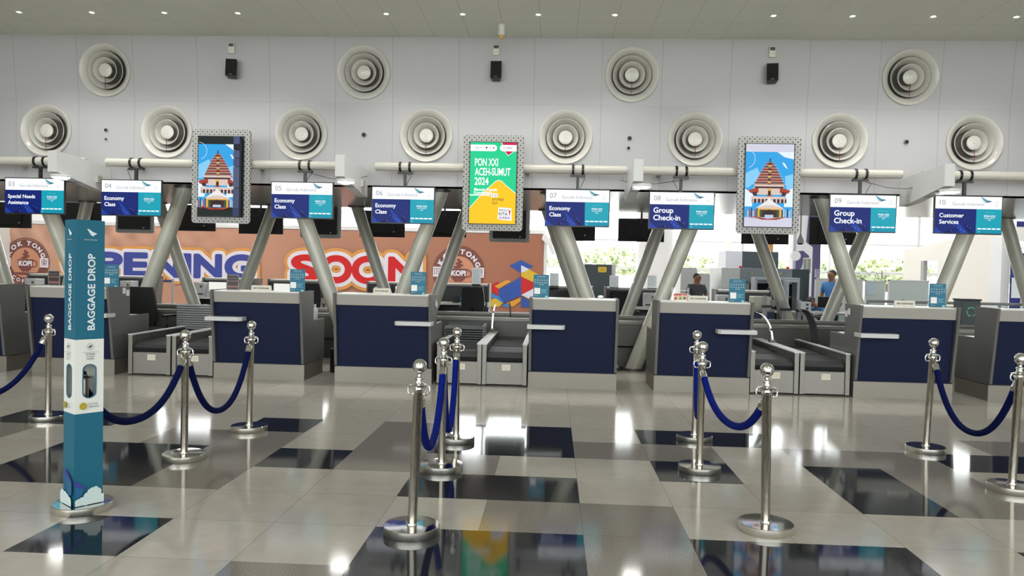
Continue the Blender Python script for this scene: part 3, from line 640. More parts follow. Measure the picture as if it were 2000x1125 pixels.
# stickers on the side panels
for (x, y0, z, n, lab) in ((-5.715, 10.0, 1.06, 2, 'paper notes stuck on the side of the counter behind the baggage drop pillar'), (-1.525, 10.02, 1.0, 2, 'white notes stuck on the side of the counter under display 06'), (3.765, 10.0, 1.02, 2, 'white notes stuck on the left side of the counter under display 09')):
    b = MB()
    for k in range(n): b.box(x-.002, x+.002, y0+k*.09, y0+k*.09+.07, z-k*.03, z-k*.03+.08, M_WHITE)
    tag(b.build('paper_note'), lab, 'note')

# ---------------------------------------------------------------- baggage conveyors
def conveyor(x0, x1, lab):
    w = x1-x0; t = thing('baggage_conveyor', lab, 'conveyor', ((x0+x1)/2, 9.87, 0), 0, 'weighing conveyors between counters'); h = w/2; L = 2.05
    MB().box(-h+.055, h-.055, .02, .5, .02, .30, M_STEEL).box(-h+.055, h-.055, .022, .5, .298, .306, M_STEELD).build('front_cover', t, bevel=.002)
    for s in (-1, 1):
        a, b = (-h, -h+.055) if s < 0 else (h-.055, h)
        m = MB().box(a, b, 0, .05, .015, .53, M_STEEL).prism([(.05, .30), (.05, .525), (L, .525), (L, .05), (.45, .05)], a, b, M_STEEL, 'x')
        m.box(a-.006, b+.006, .0, L, .525, .54, M_LGREY)
        m.build('side_rail', t, bevel=.002)
        q = MB()
        for y in (.12, .9, 1.0, 1.9): q.cyl((0, 0, 0), .012, .006, M_BLACK, 10, Matrix.Translation((b if s < 0 else a, y, .45)) @ Matrix.Rotation(radians(90*(1 if s < 0 else -1)), 4, 'Y'))
        q.build('bolt', t)
    bt = MB(); P = [(.07, .31), (.045, .36), (.05, .40), (.09, .43), (.62, .435), (.62, .31)]
    bt.prism(P, -h+.06, h-.06, M_RUB, 'x'); bt.build('front_belt', t)
    b2 = MB().prism([(.66, .40), (.70, .43), (L-.05, .45), (L, .42), (L, .3), (.66, .3)], -h+.06, h-.06, M_RUB, 'x')
    for k in range(15):
        y = .74+k*.085; b2.prism([(y, .43+k*.0012), (y+.01, .445+k*.0012), (y+.03, .445+k*.0012), (y+.04, .43+k*.0012)], -h+.07, h-.07, M_DARK, 'x')
    b2.build('rear_belt', t)
    MB().box(-h+.06, h-.06, .625, .655, .30, .436, M_STEEL).build('roller_gap', t)
    a = Art(); a.rect(-.035, 0, .075, .075, mat('cream_label', (225, 220, 200), .5)); a.text('MAX 32 KG', -.027, .045, .011, M_DARK, w=.09); a.rect(-.027, .03, .065, .033, M_GREY); a.rect(-.027, .018, .055, .021, M_GREY)
    a.build('label', t, (0, .0185, .2))
    return t
conveyor(-5.56, -4.99, 'stainless steel baggage conveyor nearest the baggage drop pillar')
conveyor(-4.97, -4.42, 'stainless steel baggage conveyor just left of the counter under display 05')
conveyor(-1.47, -.895, 'stainless steel baggage conveyor, left one of the central pair')
conveyor(-.885, -.31, 'stainless steel baggage conveyor, right one of the central pair')
conveyor(2.51, 3.11, 'stainless steel baggage conveyor just right of the counter under display 08')
conveyor(3.125, 3.74, 'stainless steel baggage conveyor just left of the counter under display 09')
# side plinths closing the gap between counter and conveyor
t = thing('collector_conveyor', 'long steel collector conveyor running behind all the counters', 'conveyor', (0, 0, 0))
MB().box(-9.5, 8.5, 12.15, 12.19, .34, .70, M_STEELD).box(-9.5, 8.5, 12.13, 12.25, .68, .73, M_STEEL).build('near_side', t, bevel=.003)
MB().box(-9.5, 8.5, 13.6, 13.64, .34, .70, M_STEEL).box(-9.5, 8.5, 13.54, 13.66, .68, .73, M_STEEL).build('far_side', t, bevel=.003)
MB().box(-9.5, 8.5, 12.25, 13.55, .30, .42, M_RUB).build('belt', t)
b = MB()
for x in range(-9, 9): b.box(x-.05, x+.05, 12.3, 12.4, 0, .36, M_STEELD).box(x-.05, x+.05, 13.4, 13.5, 0, .36, M_STEELD)
b.box(-9.5, 8.5, 12.32, 12.36, .0, .34, M_STEELD); b.build('undercarriage', t)
for x in (-4.98, -.89, 3.12):
    MB().box(x-.55, x+.55, 11.93, 12.12, .02, .44, M_STEELD).build('feed_chute', t)

# curved guide bars and flaps beside the belts
def guide(x, y, z, h, lean, mb, lab, w=.05):
    t = thing('guide_bar', lab, 'guide bar', (x, y, z)); P = [(lean*(1-cos(a)), 0, h*sin(a)) for a in [k*pi/2/10 for k in range(11)]]
    b = MB()
    for k in range(10):
        p, q = P[k], P[k+1]; b.add([(p[0], -w, p[2]), (p[0], w, p[2]), (q[0], w, q[2]), (q[0], -w, q[2]), (p[0]+.02, -w, p[2]), (p[0]+.02, w, p[2]), (q[0]+.02, w, q[2]), (q[0]+.02, -w, q[2])], [(0, 1, 2, 3), (7, 6, 5, 4), (0, 3, 7, 4), (1, 5, 6, 2), (3, 2, 6, 7), (0, 4, 5, 1)], mb, True)
    b.build('bar', t); MB().box(-.03, .05, -w-.01, w+.01, -.03, .03, M_STEELD).build('clamp', t)
guide(-.92, 11.75, .56, .42, .06, M_CHROME, 'curved polished guide bar between the central conveyors', .03)
guide(-.72, 13.2, .45, .48, -.03, M_BLACK, 'black curved guide bar on the collector belt behind the central conveyors', .05)
guide(3.13, 11.2, .55, .42, -.26, M_CHROME, 'curved polished guide bar between the right-hand conveyors', .03)
guide(3.78, 11.35, .5, .52, -.22, M_RUB, 'black curved rubber flap left of the counter under display 09', .14)

# stack of grey baggage trays
def trays(x, y, z, n, lab, rz=0, wx=.62):
    for k in range(n):
        t = thing('baggage_tray', lab[0] if k == n-1 else lab[1], 'baggage tray', (x, y, z+k*.034), rz, lab[2]); s = MB(); m = mat('grey_tray_plastic', (92, 97, 99), .45)
        P = [(-wx/2, .0), (-wx/4, .03), (0, .012), (wx/4, .015), (wx/2, .05)]
        Q = [(p[0], p[1]+.012) for p in P][::-1]
        s.prism(P+Q, -.28, .28, m, 'y'); s.box(-wx/2-.01, wx/2+.01, -.29, -.275, .03, .055, m); s.build('tray_shell', t)
        MB().box(-wx/2-.005, wx/2+.005, -.296, -.29, .045, .06, M_GREY).build('rim', t)
trays(-5.28, 11.62, .46, 11, ('grey ribbed baggage tray, topmost of the stack right of the office chair', 'grey ribbed baggage tray inside the stack right of the office chair', 'grey trays stacked behind the left conveyors'), 0, .7)
trays(-1.27, 11.3, .455, 6, ('dark grey tray, topmost of the stack beside the counter under display 06', 'dark grey tray inside the stack beside the counter under display 06', 'grey trays stacked by the central conveyors'), radians(90), .5)

# ---------------------------------------------------------------- office chairs
def office_chair(x, y, rz, lab, z0=0, mesh=False):
    t = thing('office_chair', lab, 'office chair', (x, y, z0), rz, 'black office chairs')
    s = MB()
    for k in range(5):
        a = 2*pi*k/5; s.tube([(0, 0, .10), (.28*cos(a), .28*sin(a), .07)], [.025, .018], M_BLACK, 8)
    s.build('star_base', t)
    for k in range(5):
        a = 2*pi*k/5; MB().ball((.29*cos(a), .29*sin(a), .035), .034, M_BLACK, 8).build('castor', t)
    MB().cyl((0, 0, .1), .03, .32, M_CHROME, 12).build('gas_lift', t)
    MB().rbox(-.24, .24, -.24, .24, .42, .50, M_BLACKM, .03).build('seat', t, bevel=.02)
    b = MB(); W_ = lambda z: .21+.03*sin((z-.55)/.55*pi); N = 8
    pts = [(z, .24+.05*((z-.6)/.5)**2) for z in [.56+.56*i/N for i in range(N+1)]]
    vs = []
    for z, y_ in pts:
        for xx in (-1, -.5, 0, .5, 1): vs.append((W_(z)*xx, y_-.03*(abs(xx)), z))
    fs = [(r*5+c, r*5+c+1, r*5+c+6, r*5+c+5) for r in range(N) for c in range(4)]
    b.add(vs, fs, M_BLACKM, True); b.add([(v[0], v[1]+.035, v[2]) for v in vs], fs, M_BLACKM, True)
    n5 = [i for i in range(5)]+[r*5+4 for r in range(1, N+1)]+[N*5+c for c in range(3, -1, -1)]+[r*5 for r in range(N-1, 0, -1)]
    allv = vs+[(v[0], v[1]+.035, v[2]) for v in vs]; o = len(vs)
    b.add(allv, [(n5[i], n5[(i+1) % len(n5)], o+n5[(i+1) % len(n5)], o+n5[i]) for i in range(len(n5))], M_BLACK)
    b.build('backrest', t)
    MB().tube([(0, .0, .44), (0, .26, .46), (0, .30, .7)], .022, M_BLACK, 8).build('back_support', t)
    for s_ in (-1, 1): MB().tube([(s_*.26, .05, .46), (s_*.28, .05, .68)], .015, M_BLACK, 8).box(s_*.28-.03, s_*.28+.03, -.14, .14, .68, .71, M_BLACK).build('armrest', t)
office_chair(-5.98, 11.35, radians(165), 'black office chair behind the left conveyors', 0.0)
office_chair(-1.6, 15.9, radians(175), 'black office chair at the far desk left of the central conveyors')
office_chair(1.45, 15.8, radians(170), 'black office chair at the far desk right of counter 07')
office_chair(-7.75, 11.3, radians(150), 'black office chair partly hidden left of the baggage drop pillar')
office_chair(-5.0, 15.75, radians(190), 'black office chair at the far desk above the tray stack')

# ---------------------------------------------------------------- stanchions and ropes
M_RIM = brushed('brushed_chrome_rim', (228, 225, 216), .32, 1.0, (40, 40, 1))
def stanchion(x, y, lab, lean=(0, 0)):
    t = thing('stanchion', lab, 'stanchion', (x, y, 0), 0, 'rope barrier stanchions')
    MB().lathe([(0, 0), (.158, 0), (.16, .003), (.16, .044)], M_RIM, 48).lathe([(.16, .044), (.157, .047), (.12, .048), (.035, .049), (.033, .058), (0, .058)], M_CHROME, 48).build('base_disc', t)
    a = Vector((0, 0, .04)); b = Vector((lean[0], lean[1], .84)); M = Matrix.Translation((0, 0, 0)) @ (Matrix.Shear('XY', 4, (lean[0], lean[1])))
    MB().lathe([(.0295, .05), (.0295, .054), (.027, .056), (.027, .80), (.0285, .802), (.0285, .815)], M_POLE, 28, M).build('pole', t)
    MB().lathe([(.0, .81), (.03, .81), (.036, .82), (.034, .828), (.052, .836), (.055, .842), (.05, .845), (.03, .85), (.021, .862), (.02, .872), (.026, .878), (.024, .886), (.014, .893), (.014, .903), (.02, .907)], M_CHROME, 32, M).build('collar', t)
    MB().ball((0, 0, .949), .041, M_CHROME, 20, M=M).build('ball_finial', t)
    for s in (-1, 1): MB().tube([(s*.055, 0, .838), (s*.062, 0, .825), (s*.06, 0, .80), (s*.05, 0, .79), (s*.03, 0, .79)], .005, M_CHROME, 8, M=M).build('ring_hook', t)
    return t
SP = {}
for k, (x, y, lx, lab) in {1: (-4.71, 7.0, .0, 'chrome rope stanchion left of the baggage drop pillar'), 2: (-2.79, 5.75, 0, 'chrome rope stanchion right of the baggage drop pillar'), 3: (-2.71, 6.82, .01, 'chrome rope stanchion in front of the counter under display 05'),
        4: (-.77, 4.33, .03, 'chrome rope stanchion nearest the camera in the central row'), 5: (-.8, 5.71, 0, 'chrome rope stanchion in the middle of the central row'), 6: (-.81, 6.66, -.01, 'chrome rope stanchion farthest back in the central row'),
        7: (1.31, 7.05, 0, 'chrome rope stanchion standing farther back before the counter of display 08'), 8: (1.15, 5.95, .0, 'chrome rope stanchion overlapping the one behind it before display 08'), 9: (1.29, 4.62, -.02, 'chrome rope stanchion nearest the camera right of centre'),
        10: (3.28, 6.9, .04, 'chrome rope stanchion in front of the counter under display 09'), 11: (3.32, 5.70, .03, 'chrome rope stanchion at the right edge of the view')}.items():
    stanchion(x, y, lab, (lx, 0)); SP[k] = Vector((x+lx, y, .79))
SP[0] = Vector((-2.84, 4.50, .79)); SP[-1] = Vector((-5.35, 6.1, .79)); SP[12] = Vector((5.0, 6.0, .79))
stanchion(-5.35, 6.1, 'chrome rope stanchion just outside the left edge')
def rope(a, b, zl, lab, m=M_ROPED, flat=1.0):
    A, B = SP[a].copy(), SP[b].copy(); d = Vector((B.x-A.x, B.y-A.y, 0)); L = d.length; d.normalize()
    A += d*.055; B -= d*.055; z0 = .80; t = thing('velvet_rope', lab, 'barrier rope', tuple(A), 0, 'velvet barrier ropes')
    N = 30; P = []; S = (B-A)
    zh = .725                                              # rope leaves the chrome end cap here
    for i in range(N+1):
        u = i/N; q = 2*u-1; x = u-.12*sin(2*pi*u)/(2*pi)
        z = zl+(zh-zl)*abs(q)**2.1; P.append(Vector((S.x*x, S.y*x, z-A.z)))
    MB().tube(P, .0245, m, 16).build('rope', t)
    for s, E in ((0, P[0]), (-1, P[-1])):
        F = P[1] if s == 0 else P[-2]; dr = (E-F).normalized(); e2 = E+dr*.055
        MB().tube([E-dr*.014, E-dr*.012, E+dr*.042, E+dr*.05, e2], [.024, .027, .027, .022, .008], M_CHROME, 16).build('end_cap', t)
        hk = Vector((0, 0, .795-A.z)) if s == 0 else Vector((S.x, S.y, .795-A.z))
        MB().tube([e2, (e2+hk)/2+Vector((0, 0, .006)), hk, hk+Vector((0, 0, .012))], .006, M_CHROME, 8).build('snap_hook', t)
rope(-1, 1, at(0, 775, 6.6).z, 'navy velvet rope at the left edge, left of the baggage drop pillar')
rope(0, 2, at(255, 820, 5.1).z, 'navy velvet rope between the baggage drop pillar and the next stanchion')
rope(2, 3, at(430, 800, 6.3).z, 'navy velvet rope in front of the counter under display 05')
rope(4, 5, at(838, 868, 5.0).z, 'bright blue velvet rope, nearer one of the central row', M_ROPE)
rope(5, 6, at(877, 838, 6.2).z, 'blue velvet rope, farther one of the central row', M_ROPE)
rope(7, 8, at(1357, 812, 6.5).z, 'bright blue velvet rope seen edge-on before the counter under display 08', M_ROPE)
rope(8, 9, at(1430, 826, 5.3).z, 'bright blue velvet rope hanging in front of the counter under display 08', M_ROPE)
rope(10, 11, at(1905, 844, 6.3).z, 'navy velvet rope in front of the counter under display 09')

# ---------------------------------------------------------------- baggage drop pillar (a sleeve over a stanchion)
t = thing('baggage_drop_pillar', 'tall teal and white four-sided BAGGAGE DROP pillar on a round chrome base', 'sign pillar', (-2.80, 4.40, 0))
AW = .162; e1 = Vector((.60, .80, 0)); e2 = Vector((-.80, .60, 0)); ctr = (e1+e2)*AW/2; SP0 = ctr
MB().lathe([(0, 0), (.168, 0), (.17, .003), (.17, .040)], M_RIM, 48, Matrix.Translation((ctr.x, ctr.y, 0))).lathe([(.17, .040), (.166, .044), (.1, .0445), (0, .0448)], M_CHROME, 48, Matrix.Translation((ctr.x, ctr.y, 0))).build('base_disc', t)
MB().lathe([(.027, .045), (.027, .80), (.0, .80)], M_POLE, 24, Matrix.Translation((ctr.x, ctr.y, 0))).build('inner_pole', t)
MB().lathe([(.0, .79), (.03, .79), (.06, .80), (.03, .81), (.02, .83), (.0, .84)], M_CHROME, 24, Matrix.Translation((ctr.x, ctr.y, 0))).build('inner_collar', t)
PT, PB, ZH = 1.745, .046, (.60, .87)           # top, bottom, window range
TB, TW = mat('pillar_teal', (20, 98, 124), .45), mat('pillar_white', (222, 224, 220), .45)
def face(e, org, nm, strength, art=True):
    R = Matrix((( e.x, -e.y, 0, org.x), (e.y, e.x, 0, org.y), (0, 0, 1, 0), (0, 0, 0, 1)))   # local x along the face, y outward = -local y
    # panel with a stadium-shaped window
    cx, zc, hw, hz = AW*.5, .785, .034, .098; n = 24; P = []; Q = []
    for i in range(n):
        a = 2*pi*i/n; sx_ = cos(a)*hw; sz = sin(a)*hw+(hz-hw)*(1 if sin(a) > 1e-6 else -1 if sin(a) < -1e-6 else 0)
        P.append((cx+sx_, zc+sz)); k = max(abs(cos(a)), abs(sin(a))); sg = 1 if sin(a) > 1e-6 else -1 if sin(a) < -1e-6 else 0; Q.append((cx+cos(a)/k*AW/2, zc+sg*(hz-hw)+sin(a)/k*(.14-hz+hw)))
    m = MB(); z = [PB, .46, .545, .925, 1.0, PT]
    zz = (.545, .925)
    def rect(a, b, mt): m.add([(0, 0, a), (AW, 0, a), (AW, 0, b), (0, 0, b)], [(0, 1, 2, 3)], mt)
    rect(PB, .594, TB); rect(.594, .645, TW); rect(.925, 1.035, TW); rect(1.035, PT, TB)
    vs = [(p[0], 0, p[1]) for p in P]+[(q[0], 0, q[1]) for q in Q]
    m.add(vs, [(i, (i+1) % n, n+(i+1) % n, n+i) for i in range(n)], TW)
    m.add([(p[0], 0, p[1]) for p in P]+[(p[0], .004, p[1]) for p in P], [(i, (i+1) % n, n+(i+1) % n, n+i) for i in range(n)], TB)
    o = m.build('sleeve_side', t); o.matrix_local = R
    if not art: return
    a = Art(.0004); ring = [(cx+(p[0]-cx)*1.2, zc+(p[1]-zc)*1.05) for p in P]
    for i in range(n): a.b.add([(P[i][0], -.0006, P[i][1]), (P[(i+1) % n][0], -.0006, P[(i+1) % n][1]), (ring[(i+1) % n][0], -.0006, ring[(i+1) % n][1]), (ring[i][0], -.0006, ring[i][1])], [(0, 1, 2, 3)], TB)
    a.l = 3; LT = mat('pillar_lettering', (214, 226, 230), .45); NV = mat('pillar_ink', (60, 72, 90), .5)
    a.text('BAGGAGE DROP', AW*.5+.026, 1.09, .040, LT, w=.455, bold=.025, rot=pi/2)
    # airline mark at the top
    for k in range(4): a.poly([(cx-.022+k*.006, 1.69-k*.010), (cx-.012+k*.006, 1.692-k*.008), (cx+.022, 1.668-k*.004), (cx+.012, 1.664-k*.005)], LT)
    a.poly([(cx+.0, 1.675), (cx+.02, 1.672), (cx+.036, 1.664), (cx+.014, 1.652)], LT); a.text('Garuda Indonesia', cx, 1.625, .007, LT, align='c')
    # alliance mark
    zc2 = .998
    for k in range(10): a.ring(cx, zc2-.006, .019, .002, NV, 6, k*.628, k*.628+.45)
    a.poly([(cx-.013, zc2-.012), (cx-.004, zc2-.0), (cx+.012, zc2+.004), (cx+.004, zc2-.009)], NV); a.ring(cx, zc2-.006, .009, .002, NV, 12, 3.5, 6.6)
    a.rect(AW*.24, .958, AW*.8, .9595, NV); a.text('SKYTEAM', cx, .943, .008, NV, w=.05, bold=.02, align='c'); a.text('ALLIANCE', cx, .929, .008, NV, w=.046, align='c'); a.text('MEMBER', cx, .915, .008, NV, w=.042, align='c')
    GD = mat('gold_seal', (196, 178, 60), .35, .3); a.disc(AW*.27, .640, .021, GD); a.ring(AW*.27, .640, .017, .0015, mat('gold_dark', (150, 130, 35), .4), 20); a.text('5', AW*.27, .634, .012, mat('gold_dark', (0, 0, 0)), align='c'); a.text('5-STAR', AW*.45, .645, .010, NV, w=.052); a.text('AIRLINE', AW*.45, .629, .010, NV, w=.056)
    # aircraft tail above clouds
    TN = mat('tail_blue', (58, 62, 150), .5); T2 = mat('tail_teal', (30, 98, 140), .5); CLD = mat('cloud_print', (205, 222, 222), .6)
    if nm == 'r':
        a.poly([(.0, .205), (.055, .155), (.045, .14), (.0, .155)], TN); a.poly([(.0, .165), (.05, .14), (.03, .10), (.0, .10)], T2)
        for x, z_, r in ((.02, .07, .02), (.04, .075, .022), (.075, .095, .028), (.10, .12, .026), (.125, .115, .024), (.06, .07, .025), (.132, .08, .026), (.10, .08, .03), (.085, .125, .016), (.115, .135, .015)): a.disc(x, z_, r, CLD, 20)
        a.poly([(0, .048), (AW, .048), (AW, .10), (.0, .085)], CLD)
    else:
        a.poly([(AW*.28, .26), (AW*.46, .255), (AW, .20), (AW, .12), (AW*.7, .10)], TN); a.poly([(AW*.5, .22), (AW, .19), (AW, .12), (AW*.7, .10)], T2)
        for x, z_, r in ((.03, .10, .03), (.07, .095, .03), (.10, .09, .025), (.135, .08, .024)): a.disc(x, z_, r, CLD, 20)
        a.poly([(0, .048), (AW, .048), (AW, .08), (.0, .11)], CLD)
    o = a.build('printed_design', t); o.matrix_local = R @ Matrix.Translation((0, -.0015, 0))
face(e1, Vector((0, 0, 0)), 'r', 1)
face(-e2, e2*AW, 'l', 1)
face(-e1, (e1+e2)*AW, 'b', 1, False); face(e2, e1*AW, 'b2', 1, False)
MB().add([(0, 0, PT), tuple(e1*AW+Vector((0, 0, PT))), tuple((e1+e2)*AW+Vector((0, 0, PT))), tuple(e2*AW+Vector((0, 0, PT)))], [(0, 1, 2, 3)], TB).build('cap', t)

# ---------------------------------------------------------------- things on the front counters
CARD_W = mat('card_white', (238, 240, 240), .5); CARD_L = mat('card_pale_teal', (150, 205, 214), .5); INK = mat('black_ink', (25, 25, 28), .6)
def teal_sign(x, lab, y=9.93):
    t = thing('counter_notice', lab, 'notice stand', (x, y, CT+.004), 0, 'teal notices on the counters')
    MB().box(-.10, .10, 0, .006, .0, .292, M_SIGNT).box(-.10, .10, -.02, .06, 0, .004, M_GLASS).build('acrylic_holder', t)
    a = Art(.0004); a.rect(-.097, .003, .097, .289, M_TEAL); a.text('IMPORTANT NOTICE', 0, .262, .010, CARD_W, align='c', w=.1); a.text('Items not allowed on board', 0, .247, .006, CARD_L, align='c', w=.13)
    for r in range(2):
        for c in range(6): a.ring(-.075+c*.03, .222-r*.032, .009, .002, CARD_W, 10); a.rect(-.079+c*.03, .220-r*.032, -.071+c*.03, .223-r*.032, CARD_L)
    a.text('SCAN HERE', 0, .160, .010, CARD_W, align='c', w=.06); a.rect(-.088, .045, -.012, .122, CARD_W)
    for k in range(4): a.rect(.0, .10-k*.014, .078-.012*(k % 3), .104-k*.014, CARD_L)
    a.text('Thank you', -.085, .018, .009, CARD_W); a.disc(.07, .006, .02, CARD_L, 12)
    a.build('printed_card', t, (0, -.001, 0))
for x, l in ((-5.83, 'teal notice card on the counter behind the baggage drop pillar'), (-3.33, 'teal notice card on the right end of the counter under display 05'), (-1.74, 'teal notice card on the right end of the counter under display 06'), (-.15, 'teal notice card on the left end of the counter under display 07'), (2.33, 'teal notice card on the right end of the counter under display 08'), (4.80, 'teal notice card on the right end of the counter under display 09')): teal_sign(x, l)
def plate(x, w, lab, rz=0):
    t = thing('counter_plate', lab, 'counter sign', (x, 9.84, CT+.004), rz, 'NEXT COUNTER PLEASE plates')
    MB().prism([(0, 0), (.018, .072), (.022, .072), (.05, 0)], -w/2, w/2, mat('ivory_plate', (214, 210, 198), .4), 'x').build('plate', t, bevel=.002)
    o = Art(.0004).text('NEXT COUNTER PLEASE', 0, .026, .02, INK, w=w*.78, bold=.02, align='c').build('lettering', t, (0, -.003, 0)); o.rotation_euler = (radians(-14), 0, 0)
plate(-3.78, .26, 'ivory NEXT COUNTER PLEASE plate on the counter under display 05', radians(3)); plate(-2.2, .22, 'ivory NEXT COUNTER PLEASE plate on the counter under display 06'); plate(1.83, .25, 'ivory NEXT COUNTER PLEASE plate on the counter under display 08'); plate(4.37, .25, 'ivory NEXT COUNTER PLEASE plate on the counter under display 09')
def brochure(x, lab):
    t = thing('photo_card_stand', lab, 'card stand', (x, 9.95, CT+.004), 0, 'dark photo cards on the counters')
    MB().box(-.08, .08, 0, .006, 0, .2, M_GREY).box(-.08, .08, -.01, .06, 0, .004, M_GREY).build('frame', t)
    a = Art(.0004); a.rect(-.073, .01, .073, .192, mat('card_dark', (52, 34, 34), .4)); a.rect(-.073, .11, .073, .125, mat('card_band', (120, 100, 90), .5)); a.rect(-.06, .15, .05, .158, mat('card_grey', (110, 110, 105), .5))
    for k in range(5): a.poly([(-.07+k*.028, .04), (-.05+k*.028, .065), (-.04+k*.028, .03)], mat('card_pink', (170, 120, 110), .5))
    a.build('picture', t, (0, -.001, 0))
brochure(-4.2, 'small dark photo card on the left end of the counter under display 05'); brochure(-6.63, 'small dark photo card left of the baggage drop pillar')
t = thing('leaflet_box', 'low wire box of red and cream leaflets on the counter under display 08', 'leaflet holder', (1.62, 9.9, CT+.004))
b = MB()
for z in (.01, .07, .13): b.tube([(-.1, 0, z), (.1, 0, z), (.1, .09, z), (-.1, .09, z), (-.1, 0, z)], .0025, M_WHITE, 6)
for x in (-.1, .1): b.tube([(x, 0, 0), (x, 0, .17)], .003, M_WHITE, 6).tube([(x, .09, 0), (x, .09, .17)], .003, M_WHITE, 6)
b.build('wire_frame', t)
a = Art(.0005); a.rect(-.09, .005, .085, .095, mat('leaflet_cream', (215, 195, 165), .5)); a.rect(-.085, .06, .02, .09, mat('leaflet_red', (190, 60, 55), .5)); a.disc(-.06, .03, .018, mat('leaflet_red', (0, 0, 0))); a.disc(.0, .03, .02, mat('leaflet_green', (110, 150, 90), .5)); a.disc(.05, .035, .016, mat('leaflet_brown', (120, 80, 60), .5)); a.rect(.03, .065, .08, .088, mat('leaflet_red', (0, 0, 0)))
a.build('leaflets', t, (0, .02, 0))
for i, (x, y, z, lab) in enumerate(((.62, 10.1, CT, 'crumpled white tissue on the right end of the counter under display 07'), (-3.0, 10.62, .745, 'white plastic bottle of sanitiser beside the counter under display 05'))):
    if i == 0: b = MB().ball((0, 0, .02), .03, CARD_W, 6, (1.3, 1, .7)); tag(b.build('tissue', None, (x, y, z+.004)), lab, 'tissue')
t = thing('sanitiser_bottle', 'white pump bottle on the side desk of the counter under display 05', 'bottle', (-3.27, 10.5, .748))
MB().lathe([(0, 0), (.035, 0), (.04, .01), (.04, .13), (.03, .15), (.014, .165), (.014, .18), (0, .18)], mat('translucent_white', (205, 208, 205), .3), 20).build('bottle', t)
MB().cyl((0, 0, .18), .016, .02, M_WHITE, 12).box(-.045, .012, -.008, .008, .2, .212, M_WHITE).build('pump', t)
# waste bin in the gap between the counters
t = thing('waste_bin', 'small black and chrome pedal bin in the gap beside the counter under display 06', 'bin', (-3.02, 10.72, 0))
MB().lathe([(0, .0), (.085, .0), (.09, .01), (.09, .30), (.0, .30)], M_BLACK, 28).lathe([(.0915, .02), (.0915, .28)], M_CHROME, 14, a0=-1.3, a1=-.2).build('body', t)
MB().lathe([(.094, .30), (.096, .32), (.08, .335), (.0, .345)], M_BLACK, 28).build('lid', t)
# papers on the low side desk under display 09
t = thing('paper_sheet', 'orange and white paper on the low side desk left of the counter under display 09', 'paper', (3.92, 10.35, .766))
MB().box(-.12, .1, -.16, .16, 0, .003, CARD_W).box(-.06, .04, -.1, .06, .003, .006, mat('orange_paper', (225, 110, 60), .6)).build('sheets', t)

# ---------------------------------------------------------------- desk equipment on the far counters
M_SCRW = mat('lit_white_monitor', (235, 236, 230), .4, emit=.75)
def monitor(x, y, z, lab, lit=False, rz=0, w=.42):
    t = thing('computer_monitor', lab, 'monitor', (x, y, z), rz, 'monitors on the far desks')
    MB().box(-w/2, w/2, 0, .03, .09, .09+w*.58, M_BLACK).build('casing', t, bevel=.004)
    MB().box(-w/2+.012, w/2-.012, -.002, 0, .105, .075+w*.58, M_SCRW if lit else mat('dark_screen', (16, 17, 20), .15)).build('screen', t)
    MB().cyl((0, .05, 0), .09, .012, M_BLACK, 20).box(-.02, .02, .03, .06, 0, .2, M_BLACK).build('stand', t)
def crest_box(x, y, z, lab, w=.26, h=.30):
    t = thing('document_printer', lab, 'printer', (x, y, z), 0, 'pale printers with a small crest')
    MB().rbox(-w/2, w/2, 0, .3, 0, h, M_LGREY, .012).build('housing', t, bevel=.004)
    a = Art(.0006); a.disc(w*.2, h*.72, .035, mat('crest_gold', (150, 135, 85), .5), 12); a.poly([(w*.2-.02, h*.72+.02), (w*.2+.025, h*.72), (w*.2-.01, h*.72-.025)], M_DARK); a.rect(-w*.42, h*.78, -w*.3, h*.8, M_GREY); a.rect(-w*.42, h*.7, -w*.28, h*.72, M_GREY); a.rect(-w*.42, h*.62, -w*.3, h*.64, M_GREY)
    a.build('crest_sticker', t, (0, -.001, 0)); MB().box(-w*.4, w*.4, -.002, .0, h*.12, h*.22, M_DARK).build('paper_slot', t)
RY = 16.72; RZ = .747
def rx(px, py=560, Y=RY): return at(px, py, Y).x
for px, l, lit in ((188, 'dark computer monitor on the far desk just right of the baggage drop pillar', 0), (425, 'lit white computer monitor on the far desk right of the tray stack', 1), (552, 'lit white computer monitor on the far desk above the counter under display 05', 1), (790, 'lit white computer monitor behind the big strut under display 06', 1), (1105, 'dark computer monitor on the far desk behind the counter under display 07', 0), (1210, 'dark computer monitor on the far desk right of the counter under display 07', 0)): monitor(rx(px), RY, RZ, l, lit)
for px, l in ((65, 'pale printer with a crest left of the baggage drop pillar'), (250, 'pale printer with a crest just left of the thick front strut'), (392, 'pale printer with a crest right of the tray stack strut'), (745, 'pale printer with a crest on the far desk behind the counter under display 06'), (925, 'pale printer with a crest under the KOPI logo'), (1270, 'pale printer with a crest behind the strut of counter 08'), (1413, 'pale printer with a crest behind the leaflet box counter')): crest_box(rx(px), RY-.1, RZ, l)
def sheet_stand(px, py0, py1, Y, lab, m=CARD_W):
    a_, b_ = at(px, py1, Y), at(px, py0, Y); t = thing('notice_sheet', lab, 'notice', tuple(a_), 0, 'paper notices on the far counters'); h = b_.z-a_.z
    MB().box(-.1, .1, 0, .006, 0, h, m).box(-.1, .1, 0, .07, -.0, .004, M_GLASS).build('sheet', t)
    a = Art(.0005)
    for k in range(7): a.rect(-.08, h*(.85-k*.1), .08-.02*(k % 3), h*(.87-k*.1), CARD_L)
    a.build('print', t, (0, -.001, 0))
